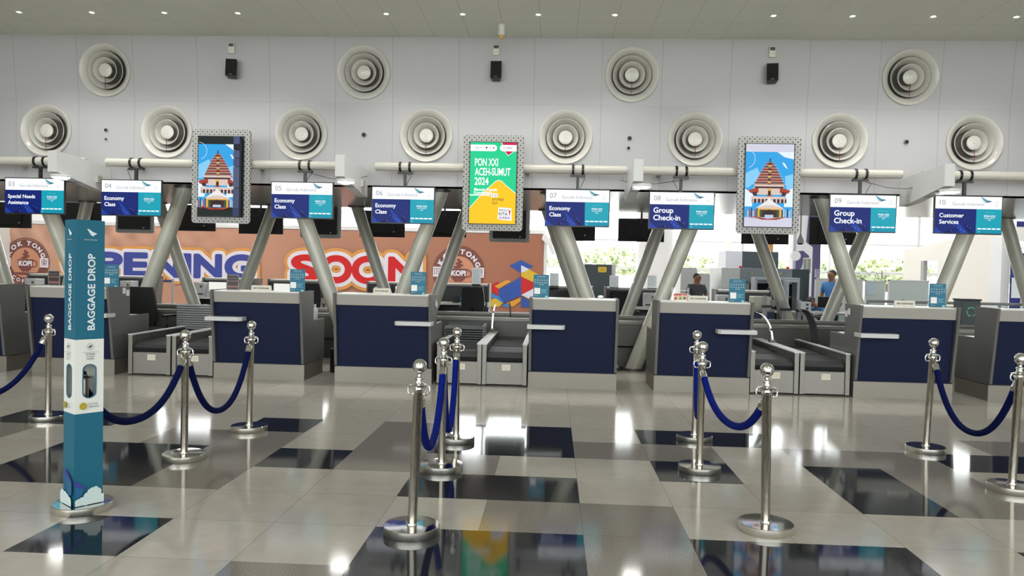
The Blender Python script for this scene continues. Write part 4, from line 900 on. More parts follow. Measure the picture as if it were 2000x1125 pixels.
sheet_stand(930, 523, 560, 17.1, 'white paper notice above the far desk beside the KOPI cup'); sheet_stand(1199, 538, 564, 17.1, 'pale green notice on the far counter right of the dark scanner'); sheet_stand(1273, 538, 564, 17.1, 'pale blue notice on the far counter before the round white column'); sheet_stand(1082, 533, 566, 17.1, 'pale notice standing just behind the teal card of the counter under display 07')
t = thing('card_reader', 'small dark card terminal with teal label on the far desk right of the office chair', 'card terminal', (rx(895), 16.55, RZ))
MB().rbox(-.10, .05, 0, .1, 0, .17, M_DARK, .02).build('body', t, bevel=.004); MB().box(.06, .16, .02, .06, .03, .15, M_TEAL).box(.08, .14, .017, .02, .08, .11, CARD_W).build('label_plate', t)

# ---------------------------------------------------------------- hanging screens on the far side of the island
def rear_screen(px0, px1, py1, lab, Y=16.25, kind='l', h=.56):
    a_, b_ = at(px0, py1, Y), at(px1, py1, Y); w = b_.x-a_.x; x = (a_.x+b_.x)/2; z0 = (a_.z+b_.z)/2
    t = thing('far_display', lab, 'display screen', (x, Y, z0), 0, 'displays hung over the far counters, seen from behind')
    if kind == 'p':
        MB().rbox(-w/2, w/2, .03, .06, 0, 1.3, M_PAT, .05, n=5).build('patterned_frame', t); MB().box(-w/2+.08, w/2-.08, -.03, .03, .08, 1.2, M_BLACKM).build('casing', t, bevel=.003); H = 1.1
    else:
        MB().box(-w/2, w/2, 0, .04, 0, h, M_BLACKM).box(-w*.3, w*.3, -.03, 0, h*.15, h*.8, M_BLACKM).build('casing', t, bevel=.003); H = h
    MB().box(w*.25, w*.25+.03, -.034, -.03, .10, .13, M_GREY).box(-.05, .06, -.034, -.03, .14, .142, M_DARK).build('sticker', t)
    MB().box(-.02, .02, -.01, .02, H-.2, 2.98-z0-.02, M_BLACK).build('mount_pole', t)
R_S = [(-28, 60, 445, 'l', 'black back of a far display at the left edge under display 03'), (113, 197, 446, 'l', 'black back of a far display behind the top of the baggage drop pillar'), (224, 299, 455, 'p', 'back of a far ring-patterned portrait display under display 04'), (335, 420, 451, 'l', 'black back of a far display left below the garbled temple screen'), (466, 552, 457, 'l', 'black back of a far display right below the garbled temple screen'),
       (585, 665, 465, 'p', 'back of a far ring-patterned portrait display under display 05'), (702, 790, 463, 'l', 'black back of a far display under display 06'), (826, 910, 463, 'l', 'black back of a far display left of the PON XXI poster'), (955, 1034, 473, 'p', 'back of a far ring-patterned portrait display under the PON XXI poster'),
       (1076, 1162, 470, 'l', 'black back of a far display under display 07'), (1207, 1297, 472, 'l', 'black back of a far display left of display 08'), (1448, 1540, 477, 'l', 'black back of a far display under the complete temple screen'), (1580, 1672, 478, 'l', 'black back of a far display left of display 09')]
for a_, b_, c_, k, l in R_S: rear_screen(a_, b_, c_, l, kind=k, h=.48 if a_ == 1207 else .56)
t = thing('overhead_pipe', 'cream steel pipe over the far counters, mostly hidden by the bulkhead', 'pipe', (X0+.02, 16.3, 2.98)); MB().tube([(0, 0, 0), (X1-X0-.04, 0, 0)], .078, M_PIPE, 20).build('tube', t)

# ---------------------------------------------------------------- banner hoarding
YBN = 24.5
def bx(px, py=500): return at(px, py, YBN)
bl, br = -21.0, -.36+.05
M_HOARD = mat('white_hoarding', (220, 216, 208), .5)
hb = MB().box(bl, br, YBN+.06, YBN+.2, 0, 2.62, M_HOARD).box(bl, br, YBN+.0, YBN+.26, 2.62, 2.74, M_WHITE).box(bl, br, YBN+.02, YBN+.06, 0, .16, M_WHITE)
struct(hb.build('wall_hoarding'))
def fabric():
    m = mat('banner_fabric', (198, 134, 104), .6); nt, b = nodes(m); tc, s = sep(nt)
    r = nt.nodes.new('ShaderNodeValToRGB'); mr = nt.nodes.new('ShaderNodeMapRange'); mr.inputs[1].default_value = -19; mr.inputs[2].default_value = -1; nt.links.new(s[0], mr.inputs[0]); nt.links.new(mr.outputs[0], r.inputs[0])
    e = r.color_ramp.elements; e[0].position = 0; e[0].color = rgb((208, 164, 142)); e[1].position = 1; e[1].color = rgb((166, 108, 84)); q = e.new(.5); q.color = rgb((196, 146, 122))  # paler left, browner right: uneven light painted into the cloth colour
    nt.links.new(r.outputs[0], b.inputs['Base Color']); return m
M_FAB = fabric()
t = thing('fabric_banner', 'long terracotta fabric banner reading OPENING SOON with round coffee logos', 'banner', (0, YBN, 0))
NX, NZ = 240, 22; vs = []; rd = random.Random(5)
for j in range(NZ+1):
    for i in range(NX+1):
        x = bl+.05+(br-bl-.07)*i/NX; z = .14+(2.60-.14)*j/NZ; u = (x-bl)
        f = sin(u*1.9+1)*.5+sin(u*5.3+z*2)*.22+sin(u*11+z*5)*.12
        k = max(0, (z-1.5)/1.1); kl = max(0, min(1, (-9-x)/6))
        y = -.02-.015*f*k-.028*kl*k*(sin(u*9+z*7)+.8*sin(u*5-z*9))
        vs.append((x, y+.0, z))
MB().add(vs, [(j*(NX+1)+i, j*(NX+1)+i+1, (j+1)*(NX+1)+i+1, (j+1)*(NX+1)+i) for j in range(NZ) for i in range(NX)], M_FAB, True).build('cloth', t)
a = Art(.0006); OG = mat('banner_orange', (226, 160, 84), .6); WH = mat('banner_white', (232, 228, 240), .6); BL = mat('banner_blue', (58, 72, 156), .6); RE_ = mat('banner_red', (208, 22, 26), .6); MR = mat('banner_maroon', (122, 72, 66), .6); CP = mat('banner_tan', (206, 146, 116), .6)
P0 = bx(193, 543); P1 = bx(495, 543); zb = .955; hh = .84
letters = [('O', 128, 180), ('P', 193, 241), ('E', 247, 290), ('N', 303, 352), ('I', 359, 374), ('N', 383, 434), ('G', 443, 496)]
def glyphs(L, bold, m, zb, hh, grow=0.0):
    a.l += 25
    for li, (ch, x0, x1) in enumerate(L):
      for q in (range(36) if bold > .1 else range(12)):
        xa, xb = at(x0, 520, YBN).x, at(x1, 520, YBN).x; vs_, fs, mn, mx = text_poly(ch, .015); v2, f2 = vs_, fs; k = (xb-xa)/(mx-mn); kz = hh/.82
        y = -a.l*a.step-(q+(36 if li % 2 else 0))*.0002; cx_ = (mn+mx)/2; dx, dz = bold*cos(2*pi*q/(36 if bold > .1 else 12)), bold*sin(2*pi*q/(36 if bold > .1 else 12)); P = [((xa+xb)/2+(v[0]-cx_)*k+dx, y, zb+v[1]*kz+dz) for v in v2]; a.b.add(P, f2, m)
for q, m in ((.24, OG), (.15, WH), (.04, BL)): glyphs(letters, q, m, 1.02, .83)
L2 = [('S', 573, 623), ('O', 630, 688), ('O', 691, 750), ('N', 762, 818)]
for q, m in ((.26, OG), (.16, WH), (.035, RE_)): glyphs(L2, q, m, .97, .94)
a.build('lettering', t, (0, -.05, 0))
def logo(cx, cz, r):
    a = Art(.0006)
    a.ring(cx, cz, r, r*.035, MR, 48); a.disc(cx, cz, r*.93, MR, 48); a.disc(cx, cz-.02*r, r*.62, CP, 40); a.rect(cx-r*.62, cz-r*.5, cx+r*.62, cz+.0, CP) if 0 else None
    for word, a0, a1 in (('KOK', 152, 108), ('TONG', 80, 22)):
        n_ = len(word)
        for i, ch in enumerate(word):
            an = radians(a0+(a1-a0)*i/(n_-1)); rr_ = r*.70; a.text(ch, cx+rr_*cos(an), cz+rr_*sin(an), r*.17, WH, rot=an-pi/2, bold=.05, align='c', sx=1.15)
    for i, ch in enumerate('COFFEE'):
        an = radians(232+76*i/5); rr_ = r*.85; a.text(ch, cx+rr_*cos(an), cz+rr_*sin(an), r*.14, WH, rot=an+pi/2, bold=.04, align='c')
    # cup, saucer, steam
    a.poly([(cx-r*.34, cz+r*.12), (cx+r*.34, cz+r*.12), (cx+r*.30, cz-r*.20), (cx+r*.14, cz-r*.38), (cx-r*.14, cz-r*.38), (cx-r*.30, cz-r*.20)], MR); a.ring(cx+r*.36, cz-r*.06, r*.15, r*.045, MR, 20)
    a.poly([(cx-r*.5, cz-r*.42), (cx+r*.5, cz-r*.42), (cx+r*.3, cz-r*.52), (cx-r*.3, cz-r*.52)], MR)
    for k, (dx, dz, w) in enumerate(((-.05, .18, .3), (.06, .25, .26), (-.02, .32, .22), (.05, .39, .18), (-.01, .46, .12))): a.disc(cx+r*dx, cz+r*dz, r*.045, MR, 16, sx=w/.09)
    a.text('KOPI', cx, cz-r*.14, r*.19, WH, w=r*.56, bold=.05, align='c')
    for s in (-1, 1):
        a.rect(cx+s*r*.80-r*.18, cz-r*.20, cx+s*r*.80+r*.18, cz+r*.18, WH); a.text('東' if s > 0 else '同', cx+s*r*.80, cz-r*.12, r*.22, MR, align='c')
    a.build('coffee_logo', t, (0, -.05, 0))
p = bx(52, 512); logo(p.x, p.z, .80); p = bx(896, 531); logo(p.x, p.z, .83)
# coloured geometric shapes at the right end
a = Art(.0006)
def gp(pts, m): a.poly([(bx(*q).x, bx(*q).z) for q in pts], m)
GB, GL, GR, GY, GO, GW = mat('shape_blue', (44, 84, 168), .6), mat('shape_sky', (62, 130, 200), .6), mat('shape_red', (200, 32, 36), .6), mat('shape_yellow', (214, 180, 50), .6), mat('shape_gold', (222, 160, 60), .6), mat('shape_white', (214, 218, 232), .6)
gp([(995, 519), (1018, 508), (1042, 520), (1018, 533)], GB); gp([(1018, 533), (1018, 518), (1036, 527)], GW); gp([(1018, 534), (1034, 526), (1060, 541), (1052, 557), (1043, 552), (1018, 540)], GY); gp([(1018, 540), (1043, 553), (1043, 566), (1018, 576)], GR); gp([(1018, 576), (1043, 563), (1060, 572), (1035, 584)], GW)
gp([(974, 566), (997, 553), (1018, 540), (1018, 577), (984, 592), (974, 580)], GB); gp([(950, 562), (974, 549), (974, 578)], GR); gp([(966, 559), (991, 546), (998, 550), (974, 564)], GO); gp([(953, 570), (974, 578), (984, 590), (975, 594), (958, 577)], GL); gp([(948, 599), (948, 590), (968, 582), (982, 592), (975, 599)], GY); gp([(976, 599), (990, 592), (996, 599)], GL); gp([(990, 592), (1017, 581), (1017, 588), (1002, 599)], GO); gp([(1018, 578), (1045, 594), (1045, 600), (1018, 600)], GB)
a.build('geometric_artwork', t, (0, -.05, 0))
MB().prism([(br-.03, 2.62), (br+.22, 2.45), (br+.35, 2.0), (br+.26, 1.95), (br+.1, 2.3), (br-.08, 2.45)], -.10, -.04, M_WHITE, 'y').box(br+.0, br+.10, .0, .2, 0, 2.6, M_WHITE).build('loose_corner', t)
# barrier tape posts before the banner
for px, l in ((337, 'grey barrier post with blue belt before the OPENING lettering'), (1052, 'grey barrier post beside the right end of the banner')):
    q = at(px, 600, 20.5); t = thing('barrier_post', l, 'barrier post', (q.x, 20.5, 0))
    MB().cyl((0, 0, 0), .16, .02, M_DARK, 24).build('base', t); MB().cyl((0, 0, .02), .03, 1.0, M_GREY, 16).build('post', t)
    if px == 337: MB().box(-2.0, 0, -.01, .01, .93, .99, mat('blue_belt', (50, 60, 110), .6)).build('belt', t)

# ---------------------------------------------------------------- security area beyond the island (right half)
def pb(x0, y0, x1, y1, Y):
    "real-world X and Z extents of a front seen between these pixels at depth Y"
    a_, b_ = at(x0, y1, Y), at(x1, y0, Y); return a_.x, b_.x, a_.z, b_.z
def solid(name, lab, cat, px, Y, depth, m, bev=.01, floor=True, group=None):
    x0, x1, z0, z1 = pb(*px, Y); z0 = 0 if floor else z0; t = thing(name, lab, cat, ((x0+x1)/2, Y, z0), 0, group); w = (x1-x0)/2
    return t, w, z1-z0
t, w, h = solid('baggage_scanner', 'dark grey baggage scanner with a yellow sticker behind the counter under display 07', 'scanner', (1140, 517, 1203, 590), 19.5, 1.2, M_DARK)
M_SCAN = mat('scanner_slate', (62, 72, 76), .5)
MB().rbox(-w, w*.74, 0, 1.2, .25, h, M_SCAN, .02).build('housing', t, bevel=.01); MB().rbox(w*.74, w, .02, 1.18, .2, h, M_LGREY, .01).build('side_cover', t); MB().box(-w*1.0, w, .05, 1.15, 0, .25, M_DARK).build('base_frame', t)
a = Art(.001); s = w*.0; a.poly([(.0, h-.2), (.17, h-.2), (.19, h-.18), (.19, h-.08), (.17, h-.06), (0, h-.06), (-.02, h-.08), (-.02, h-.18)], mat('sticker_yellow', (225, 190, 60), .5)); a.text('X-RAY', .085, h-.125, .03, INK, align='c', w=.1); a.text('KEEP CLEAR', .085, h-.165, .02, INK, align='c', w=.13); a.build('warning_sticker', t, (-.03, -.003, 0))
for i, (px, lab) in enumerate((((1328, 523, 1362, 590), 'pale grey screening cabinet left of the man in the grey shirt'), ((1364, 534, 1387, 590), 'lower pale grey screening cabinet right of the man in the grey shirt'))):
    t, w, h = solid('screening_cabinet', lab, 'cabinet', px, 18.6+i*.3, .8, M_LGREY)
    MB().rbox(-w, w, 0, .8, 0, h, M_LGREY, .05, n=5).build('body', t, bevel=.01); MB().lathe([(0, -.004), (.03, -.004), (.03, 0)], M_DARK, 16, Matrix.Translation((0, 0, h-.16)) @ Matrix.Rotation(radians(90), 4, 'X')).build('lock', t); MB().box(w-.05, w-.02, -.03, 0, h*.45, h*.6, M_DARK).build('handle', t)
# large scanner
t, w, h = solid('baggage_scanner', 'large grey X-ray baggage scanner with red emergency buttons in the security area', 'scanner', (1406, 526, 1581, 640), 18.8, 1.4, M_GREY)
M_SLB = mat('scanner_grey', (128, 136, 142), .45)
MB().rbox(-w, -w*.57, 0, 1.4, .1, h, M_LGREY, .02).build('left_cover', t, bevel=.01)
MB().rbox(-w*.57, w*.62, .0, 1.4, h*.78, h, M_SLB, .02).rbox(-w*.57, -w*.35, 0, 1.4, .1, h*.8, M_SLB, .01).box(-w*.35, w*.62, .6, 1.4, .1, h*.8, M_BLACKM).build('housing', t, bevel=.006)
MB().rbox(w*.62, w, -.02, 1.4, .05, h, mat('scanner_dark_teal', (52, 66, 70), .5), .02).build('right_cover', t, bevel=.01)
for x in (-w*.56, w*.52): MB().ball((0, 0, 0), .038, mat('emergency_red', (215, 20, 25), .35), 10).cyl((0, 0, -.05), .02, .05, M_YL if 0 else M_GREY, 12).build('emergency_button', t, (x, .05, h+.02))
b = MB()
for x, c in ((-w*.38, (60, 130, 70)), (-w*.30, (190, 170, 60)), (w*.42, (60, 130, 70)), (w*.36, (190, 170, 60))): b.cyl((0, 0, 0), .022, .01, mat('led_%d' % c[0], c, .4), 12, Matrix.Translation((x, 0, h-.12)) @ Matrix.Rotation(radians(90), 4, 'X'))
b.box(-w*.02, w*.08, -.004, 0, h-.12, h-.06, mat('warning_yellow', (215, 200, 60), .5)); b.box(-w*.5, -w*.3, -.002, .1, h, h+.004, mat('paper_strip', (200, 205, 205), .6)); b.build('control_lights', t)
MB().box(-w*.35, w*.6, -.1, .6, .52, .58, M_RUB).box(-w*.35, w*.6, -.1, -.05, .1, .56, M_STEEL).build('feed_belt', t)
t, w, h = solid('scanner_hood', 'tall dark upper cabinet with a pale side standing behind the X-ray scanner', 'cabinet', (1416, 492, 1521, 540), 20.6, .9, M_SCAN)
MB().rbox(-w*.37, w, 0, .9, 0, h, M_SCAN, .01).build('dark_front', t, bevel=.01); MB().rbox(-w, -w*.37, -.02, .9, 0, h, mat('lilac_white_panel', (205, 205, 216), .45), .01).build('side_cover', t, bevel=.01)
# walk-through frames
def frame(px, Y, lab, m=M_GREY, bar=.06):
    x0, x1, z0, z1 = pb(*px, Y); t = thing('walk_through_frame', lab, 'metal detector', ((x0+x1)/2, Y, 0)); w = (x1-x0)/2
    for s in (-1, 1): MB().box(s*w-bar/2, s*w+bar/2, 0, .35, 0, z1, m).build('side_post', t, bevel=.006)
    MB().box(-w-bar/2, w+bar/2, 0, .35, z1, z1+bar, m).build('header', t, bevel=.006)
frame((1474, 548, 1560, 640), 17.9, 'grey walk-through metal detector frame before the X-ray scanner', mat('frame_silver', (160, 168, 174), .4))
frame((1537, 552, 1559, 640), 17.5, 'narrow grey side frame right of the walk-through detector', mat('frame_silver', (0, 0, 0)), .04)
# gate posts and glass wings
for i, (x, y0, Y, lab) in enumerate(((1495, 578, 14.6, 'slim grey gate post right of the counter under display 08'), (1532, 584, 14.6, 'slim grey gate post in the middle of the security gate'), (1562, 586, 14.4, 'slim grey gate post right of the chrome guide bar'))):
    q = at(x, y0, Y); t = thing('gate_post', lab, 'post', (q.x, Y, 0)); MB().rbox(-.035, .035, 0, .07, 0, q.z, M_GREY, .008).build('post', t); MB().box(-.05, .12, -.02, .08, q.z-.22, q.z-.17, M_DARK).build('reader', t)
# printer machine right of counter E
q = at(1492, 606, 15.0); t = thing('label_printer', 'beige label printer on a small cabinet right of the counter under display 08', 'printer', (q.x, 15.0, 0))
zt = q.z; M_BG = mat('beige_plastic', (200, 196, 182), .45)
MB().rbox(-.20, .14, 0, .35, zt, zt+.26, M_BG, .02).build('body', t, bevel=.008); MB().box(-.03, .06, -.05, 0, zt+.05, zt+.14, mat('yellow_label', (215, 200, 120), .5)).build('label_roll', t); MB().box(.12, .2, -.04, .2, zt+.08, zt+.2, M_GREY).build('feeder', t); MB().box(-.22, .2, -.02, .4, 0, zt, mat('navy_cabinet', (40, 52, 88), .5)).box(-.22, .2, -.03, .42, zt-.03, zt, M_GREY).build('cabinet', t)
# hanging dome camera
q = at(1563, 478, 15.5); t = thing('dome_camera', 'white dome camera hanging below the soffit right of the complete temple screen', 'camera', (q.x, 15.5, q.z))
MB().lathe([(0, 0), (.045, .005), (.06, .03)], M_BLACK, 20).build('dome', t); MB().lathe([(.068, .03), (.07, .05), (.05, .12), (.03, .16), (.02, .2)], M_WHITE, 24).build('housing', t); MB().cyl((0, 0, .19), .014, 2.69-q.z-.19, M_WHITE, 12).build('drop_pole', t)
# round white column and white posts beyond
q = at(1277, 560, 23.5); t = thing('round_column', 'wide round white column behind display 08', 'column', (q.x, 23.5, 0)); MB().cyl((0, 0, 0), .55, 5.6, M_WHITE, 48).build('shaft', t); MB().lathe([(.55, 0), (.58, .0), (.58, .12), (.55, .13)], M_LGREY, 48).build('base_ring', t)
for x, l in ((1130, 'slim white post behind the strut under display 07'), (1420, 'slim white post left of the X-ray scanner hood'), (1546, 'white post left of the purple mural')):
    q = at(x, 540, 26.0); t = thing('white_post', l, 'post', (q.x, 26.0, 0)); MB().box(-.12, .12, -.1, .1, 0, 5.6, M_WHITE).build('shaft', t, bevel=.01); MB().box(-.14, .14, -.12, .12, 0, .1, M_LGREY).build('base', t)
# purple mural panel
x0, x1, z0, z1 = pb(1552, 455, 1604, 566, 22.5); cx = (x0+x1)/2; t = thing('mural_wall', 'purple and white mural wall beside the X-ray scanner', 'mural panel', (cx, 22.5, 0)); w = (x1-x0)/2
PUR, MWH = mat('mural_purple', (74, 66, 106), .5), mat('mural_white', (214, 214, 220), .5)
MB().box(-w, w, 0, .25, 0, 3.6, PUR).build('panel', t)
a = Art(.002); a.rect(-w, 0, w*.35, 3.6, MWH); a.poly([(-w, 0), (-w*.1, .2), (w*.3, .9), (w*.36, 1.7), (w*.1, 2.2), (-w*.3, 2.45), (-w, 2.4)], MWH); a.poly([(-w, 2.18), (-w*.4, 2.2), (w*.1, 2.05), (-.0, 1.95), (-w*.35, 1.95), (-w*.5, 1.7), (-w, 1.62)], PUR); a.disc(-w, 2.05, .14, MWH); a.poly([(-w*.1, 1.45), (w*.05, 1.45), (-w*.0, 1.25), (-w*.35, 1.15), (-w*.15, 1.28)], PUR); a.poly([(-w*.2, 2.45), (w*.4, 2.3), (w*.4, 3.6), (0, 3.6)], PUR)
a.rect(-w*.4, 1.55, w*.25, 2.0, mat('frame_grey', (190, 192, 190), .5)); a.rect(-w*.36, 1.58, -w*.1, 1.97, mat('poster_olive', (120, 128, 122), .5)); a.rect(-w*.05, 1.58, w*.21, 1.97, mat('poster_olive', (0, 0, 0))); a.build('mural_artwork', t, (0, -.003, 0))
q = at(1503, 483, 21.5); t = thing('hanging_sign', 'small orange-brown vertical sign behind the rear display', 'sign', (q.x, 21.5, q.z-.2)); MB().box(-.1, .1, 0, .04, 0, .5, mat('orange_brown', (190, 130, 60), .5)).box(-.005, .005, .015, .025, .5, 5.6-q.z+.2, M_GREY).build('panel', t)
# low partitions
def partition(px, Y, lab, m):
    x0, x1, z0, z1 = pb(*px, Y); t = thing('office_partition', lab, 'partition', ((x0+x1)/2, Y, 0)); w = (x1-x0)/2; MB().box(-w+.03, w-.03, 0, .03, .06, z1-.03, m).build('panel', t)
    MB().box(-w, -w+.03, -.005, .035, 0, z1, M_LGREY).box(w-.03, w, -.005, .035, 0, z1, M_LGREY).box(-w, w, -.005, .035, z1-.03, z1, M_LGREY).box(-w, w, -.005, .035, .0, .06, M_LGREY).build('frame', t)
    return t
MPG = mat('partition_grey', (176, 178, 174), .5)
partition((1589, 545, 1686, 640), 20.0, 'plain grey office partition behind the officers', MPG)
partition((1687, 548, 1730, 640), 20.0, 'frosted glass partition with a paper notice right of the officers', mat('frosted_panel', (168, 178, 176), .3))
partition((1732, 548, 1815, 640), 20.0, 'wide frosted glass partition left of the teal notice under display 10', mat('frosted_panel', (0, 0, 0)))
q = at(1700, 565, 19.95); tag(MB().box(-.09, .09, 0, .004, -.28, 0, mat('paper_blue', (165, 180, 195), .6)).build('paper_notice', None, (q.x, 19.96, q.z+.15)), 'bluish paper taped to the frosted glass partition', 'notice')
# etched glass with scrolls
x0, x1, z0, z1 = pb(1593, 528, 1722, 549, 20.3); t = thing('etched_glass_screen', 'clear glass screen with curling dark scroll decoration above the partitions', 'glass screen', ((x0+x1)/2, 20.3, z0)); w = (x1-x0)/2; h = z1-z0
MB().box(-w, w, 0, .01, -.2, h, M_GLASS).build('glass', t); b = MB()
for k in range(12):
    cx = -w+.12+k*(2*w-.2)/11; r = .09+.03*(k % 3); P = [(cx+r*(1-i/26)*cos(i*.45+(k % 2)*pi), -.004, h*.5+r*(1-i/26)*sin(i*.45+(k % 2)*pi)) for i in range(20)]; b.tube(P, .006, M_GREY, 5)
b.build('scroll_decoration', t); MB().box(-w-.02, -w, -.01, .02, -z0, h, M_GREY).box(w, w+.02, -.01, .02, -z0, h, M_GREY).build('end_post', t)
# white partition walls at the right, with a window opening
M_PW = mat('white_partition_wall', (222, 218, 212), .5)
A_ = at(1766, 470, 25.0); B_ = at(1956, 450, 21.0)
ang = atan2(B_.y-A_.y, B_.x-A_.x); L = (B_-A_).to_2d().length if hasattr(B_-A_, 'to_2d') else 1
def wq(u, z): return (A_.x+cos(ang)*u, A_.y+sin(ang)*u, z)
u0, u1 = .85, 1.6; za, zb_ = 1.0, 2.02; T0, T1 = 2.35, 2.85
wbm = MB(); n_ = Vector((-sin(ang), cos(ang), 0))*.15
def slab(ua, ub, z00, z01, z10, z11):
    P = [wq(ua, z00), wq(ub, z10), wq(ub, z11), wq(ua, z01)]; Q = [tuple(Vector(p)+n_) for p in P]
    wbm.add(P+Q, [(0, 1, 2, 3), (7, 6, 5, 4), (0, 4, 5, 1), (1, 5, 6, 2), (2, 6, 7, 3), (3, 7, 4, 0)], M_PW)
tz = lambda u: T0+(T1-T0)*u/L
slab(0, u0, 0, tz(0), 0, tz(u0)); slab(u1, L, 0, tz(u1), 0, tz(L)); slab(u0, u1, 0, za, 0, za); slab(u0, u1, zb_, tz(u0), zb_, tz(u1))
struct(wbm.build('wall_partition'))
wf = MB(); P = [wq(u0, za), wq(u0+.14, za), wq(u0+.14, zb_), wq(u0, zb_)]; wf.add(P+[tuple(Vector(p)+n_*.8) for p in P], [(0, 1, 2, 3), (7, 6, 5, 4), (0, 4, 5, 1), (1, 5, 6, 2), (2, 6, 7, 3), (3, 7, 4, 0)], M_GREY)
o = struct(wf.build('window_3'))
x0, x1, z0, z1 = pb(1957, 471, 1979, 600, 20.5); t = thing('grey_pillar', 'square grey pillar at the right edge beside the blue and white panel', 'pillar', ((x0+x1)/2, 20.6, 0)); w = (x1-x0)/2; MB().box(-w, w, 0, .5, 0, 2.6, M_LGREY).build('shaft', t); MB().box(-w-.01, w+.01, -.01, .51, 0, .1, M_GREY).build('base', t)
x0, x1, z0, z1 = pb(1979, 470, 2040, 605, 20.4); t = thing('chequered_panel', 'blue and white chequered wall panel at the right edge', 'wall panel', ((x0+x1)/2, 20.5, 0)); w = (x1-x0)/2; CB, CW = mat('panel_navy', (38, 40, 118), .45), mat('panel_white', (205, 215, 216), .45)
b = MB().box(-w, w, .02, .1, 0, 2.2, CB); b.build('board', t); a = Art(.001)
for i in range(3):
    for j in range(4):
        if (i+j) % 2 == 0: a.rect(-w+i*2*w/3, .0+j*.52, -w+(i+1)*2*w/3, .52+j*.52, CW)
a.build('squares', t, (0, .018, 0))
x0, x1, z0, z1 = pb(1966, 452, 2040, 472, 20.4); t = thing('overhead_sign', 'white and blue hanging sign board at the right edge', 'sign', ((x0+x1)/2, 20.0, z0)); w = (x1-x0)/2; MB().box(-w, w, 0, .08, 0, .5, M_WHITE).box(-w, w, -.004, 0, .5-.14, .5, CB).box(-.02, .02, .02, .06, .5, 5.6-z0, M_GREY).build('board', t)
# glass balustrade with rail in front of that area
q0, q1 = at(1694, 586, 15.6), at(2040, 598, 15.6); t = thing('glass_balustrade', 'glass balustrade with a round grey handrail behind the right-hand counters', 'balustrade', (q0.x, 15.6, 0)); Lb = q1.x-q0.x; hz = (q0.z+q1.z)/2
MB().tube([(0, 0, hz), (Lb, 0, hz)], .03, M_GREY, 14).build('handrail', t)
for k in range(4): MB().box(k*Lb/4+.03, (k+1)*Lb/4-.03, -.006, .006, .08, hz-.05, M_GLASSF).build('glass_pane', t)
for k in range(5): MB().box(k*Lb/4-.02, k*Lb/4+.02, -.02, .02, 0, hz-.02, M_GREY).build('post', t)
x0, x1, z0, z1 = pb(1878, 588, 1916, 632, 13.8); t = thing('recycling_bin', 'dark bin with a green recycling symbol seen between the counters under display 10', 'bin', ((x0+x1)/2, 13.8, 0)); w = (x1-x0)/2; GM = mat('recycle_green', (120, 190, 150), .5)
MB().rbox(-w, w, 0, .3, 0, z1, mat('bin_slate', (74, 86, 90), .5), .02).build('body', t, bevel=.008); MB().box(-w-.01, w+.01, -.01, .31, z1, z1+.03, M_DARK).build('lid', t)
a = Art(.001)
for k in range(3):
    an = radians(90+120*k); c = (0, z1-.19); a.ring(c[0], c[1], .085, .02, GM, 8, an-.85, an+.55); e = an+.55; a.poly([(c[0]+.105*cos(e), c[1]+.105*sin(e)), (c[0]+.045*cos(e), c[1]+.045*sin(e)), (c[0]+.08*cos(e+.35), c[1]+.08*sin(e+.35))], GM)
a.build('recycling_symbol', t, (0, -.002, 0))
# low white table beyond the bin, desk with monitor for the officers
q = at(1645, 598, 16.6); t = thing('officers_desk', 'grey metal officers desk behind the counter under display 09', 'desk', (q.x-.1, 16.5, 0)); MB().box(-1.0, 1.0, -.3, .4, .70, .74, M_GREY).build('desk_top', t)
for x in (-.97, .93): MB().box(x, x+.04, -.28, .38, 0, .70, M_GREY).build('leg_frame', t)
MB().box(-.93, .93, .3, .32, .1, .7, M_GLASSF).build('back_panel', t)
q = at(1585, 590, 17.3); monitor(q.x, 16.4, .745, 'black monitor facing the seated officer with the beret', rz=radians(-55), w=.40)
x0, x1, z0, z1 = pb(1599, 591, 1619, 609, 13.0); t = thing('control_box', 'pale grey control box with black knobs left of the counter under display 09', 'control box', ((x0+x1)/2, 13.9, 0)); q = at(1609, 609, 13.9); w = .09
MB().rbox(-w, w, 0, .1, q.z, q.z+.17, M_LGREY, .01).build('housing', t, bevel=.004); MB().box(-.03, .03, .02, .08, 0, q.z, M_GREY).build('post', t)
for z in (.05, .12): MB().cyl((0, 0, 0), .02, .03, M_BLACK, 14, Matrix.Translation((.02, 0, q.z+z)) @ Matrix.Rotation(radians(90), 4, 'X')).build('knob', t)
b = MB()
for k in range(5): b.tube([(.09, -.02, q.z-.01), (.18, -.05, q.z+.02-.02*k), (.28, .0, q.z-.01+.02*(k % 2)), (.32, .05, q.z-.05-.01*k)], .004, CARD_W, 5)
b.build('cable', t)

# ---------------------------------------------------------------- people
SKIN = mat('skin_brown', (150, 104, 80), .6); HAIR = mat('black_hair', (22, 20, 20), .6); LIP = mat('lip', (120, 70, 62), .6)
def skin_obj(name, V, E, m, parent, sub=2, root=0):
    me = bpy.data.meshes.new(name); bm = bmesh.new(); ly = bm.verts.layers.skin.verify(); bv = []
    for i, v in enumerate(V):
        r = v[3]; p = bm.verts.new(v[:3]); p[ly].radius = r if isinstance(r, tuple) else (r, r); p[ly].use_root = (i == root); bv.append(p)
    for e in E: bm.edges.new((bv[e[0]], bv[e[1]]))
    bm.to_mesh(me); bm.free()
    me.materials.append(m); o = bpy.data.objects.new(name, me); COL.objects.link(o); o.parent = parent
    s = o.modifiers.new('skin', 'SKIN'); s.use_smooth_shade = True; s = o.modifiers.new('sub', 'SUBSURF'); s.levels = sub; s.render_levels = sub
    return o
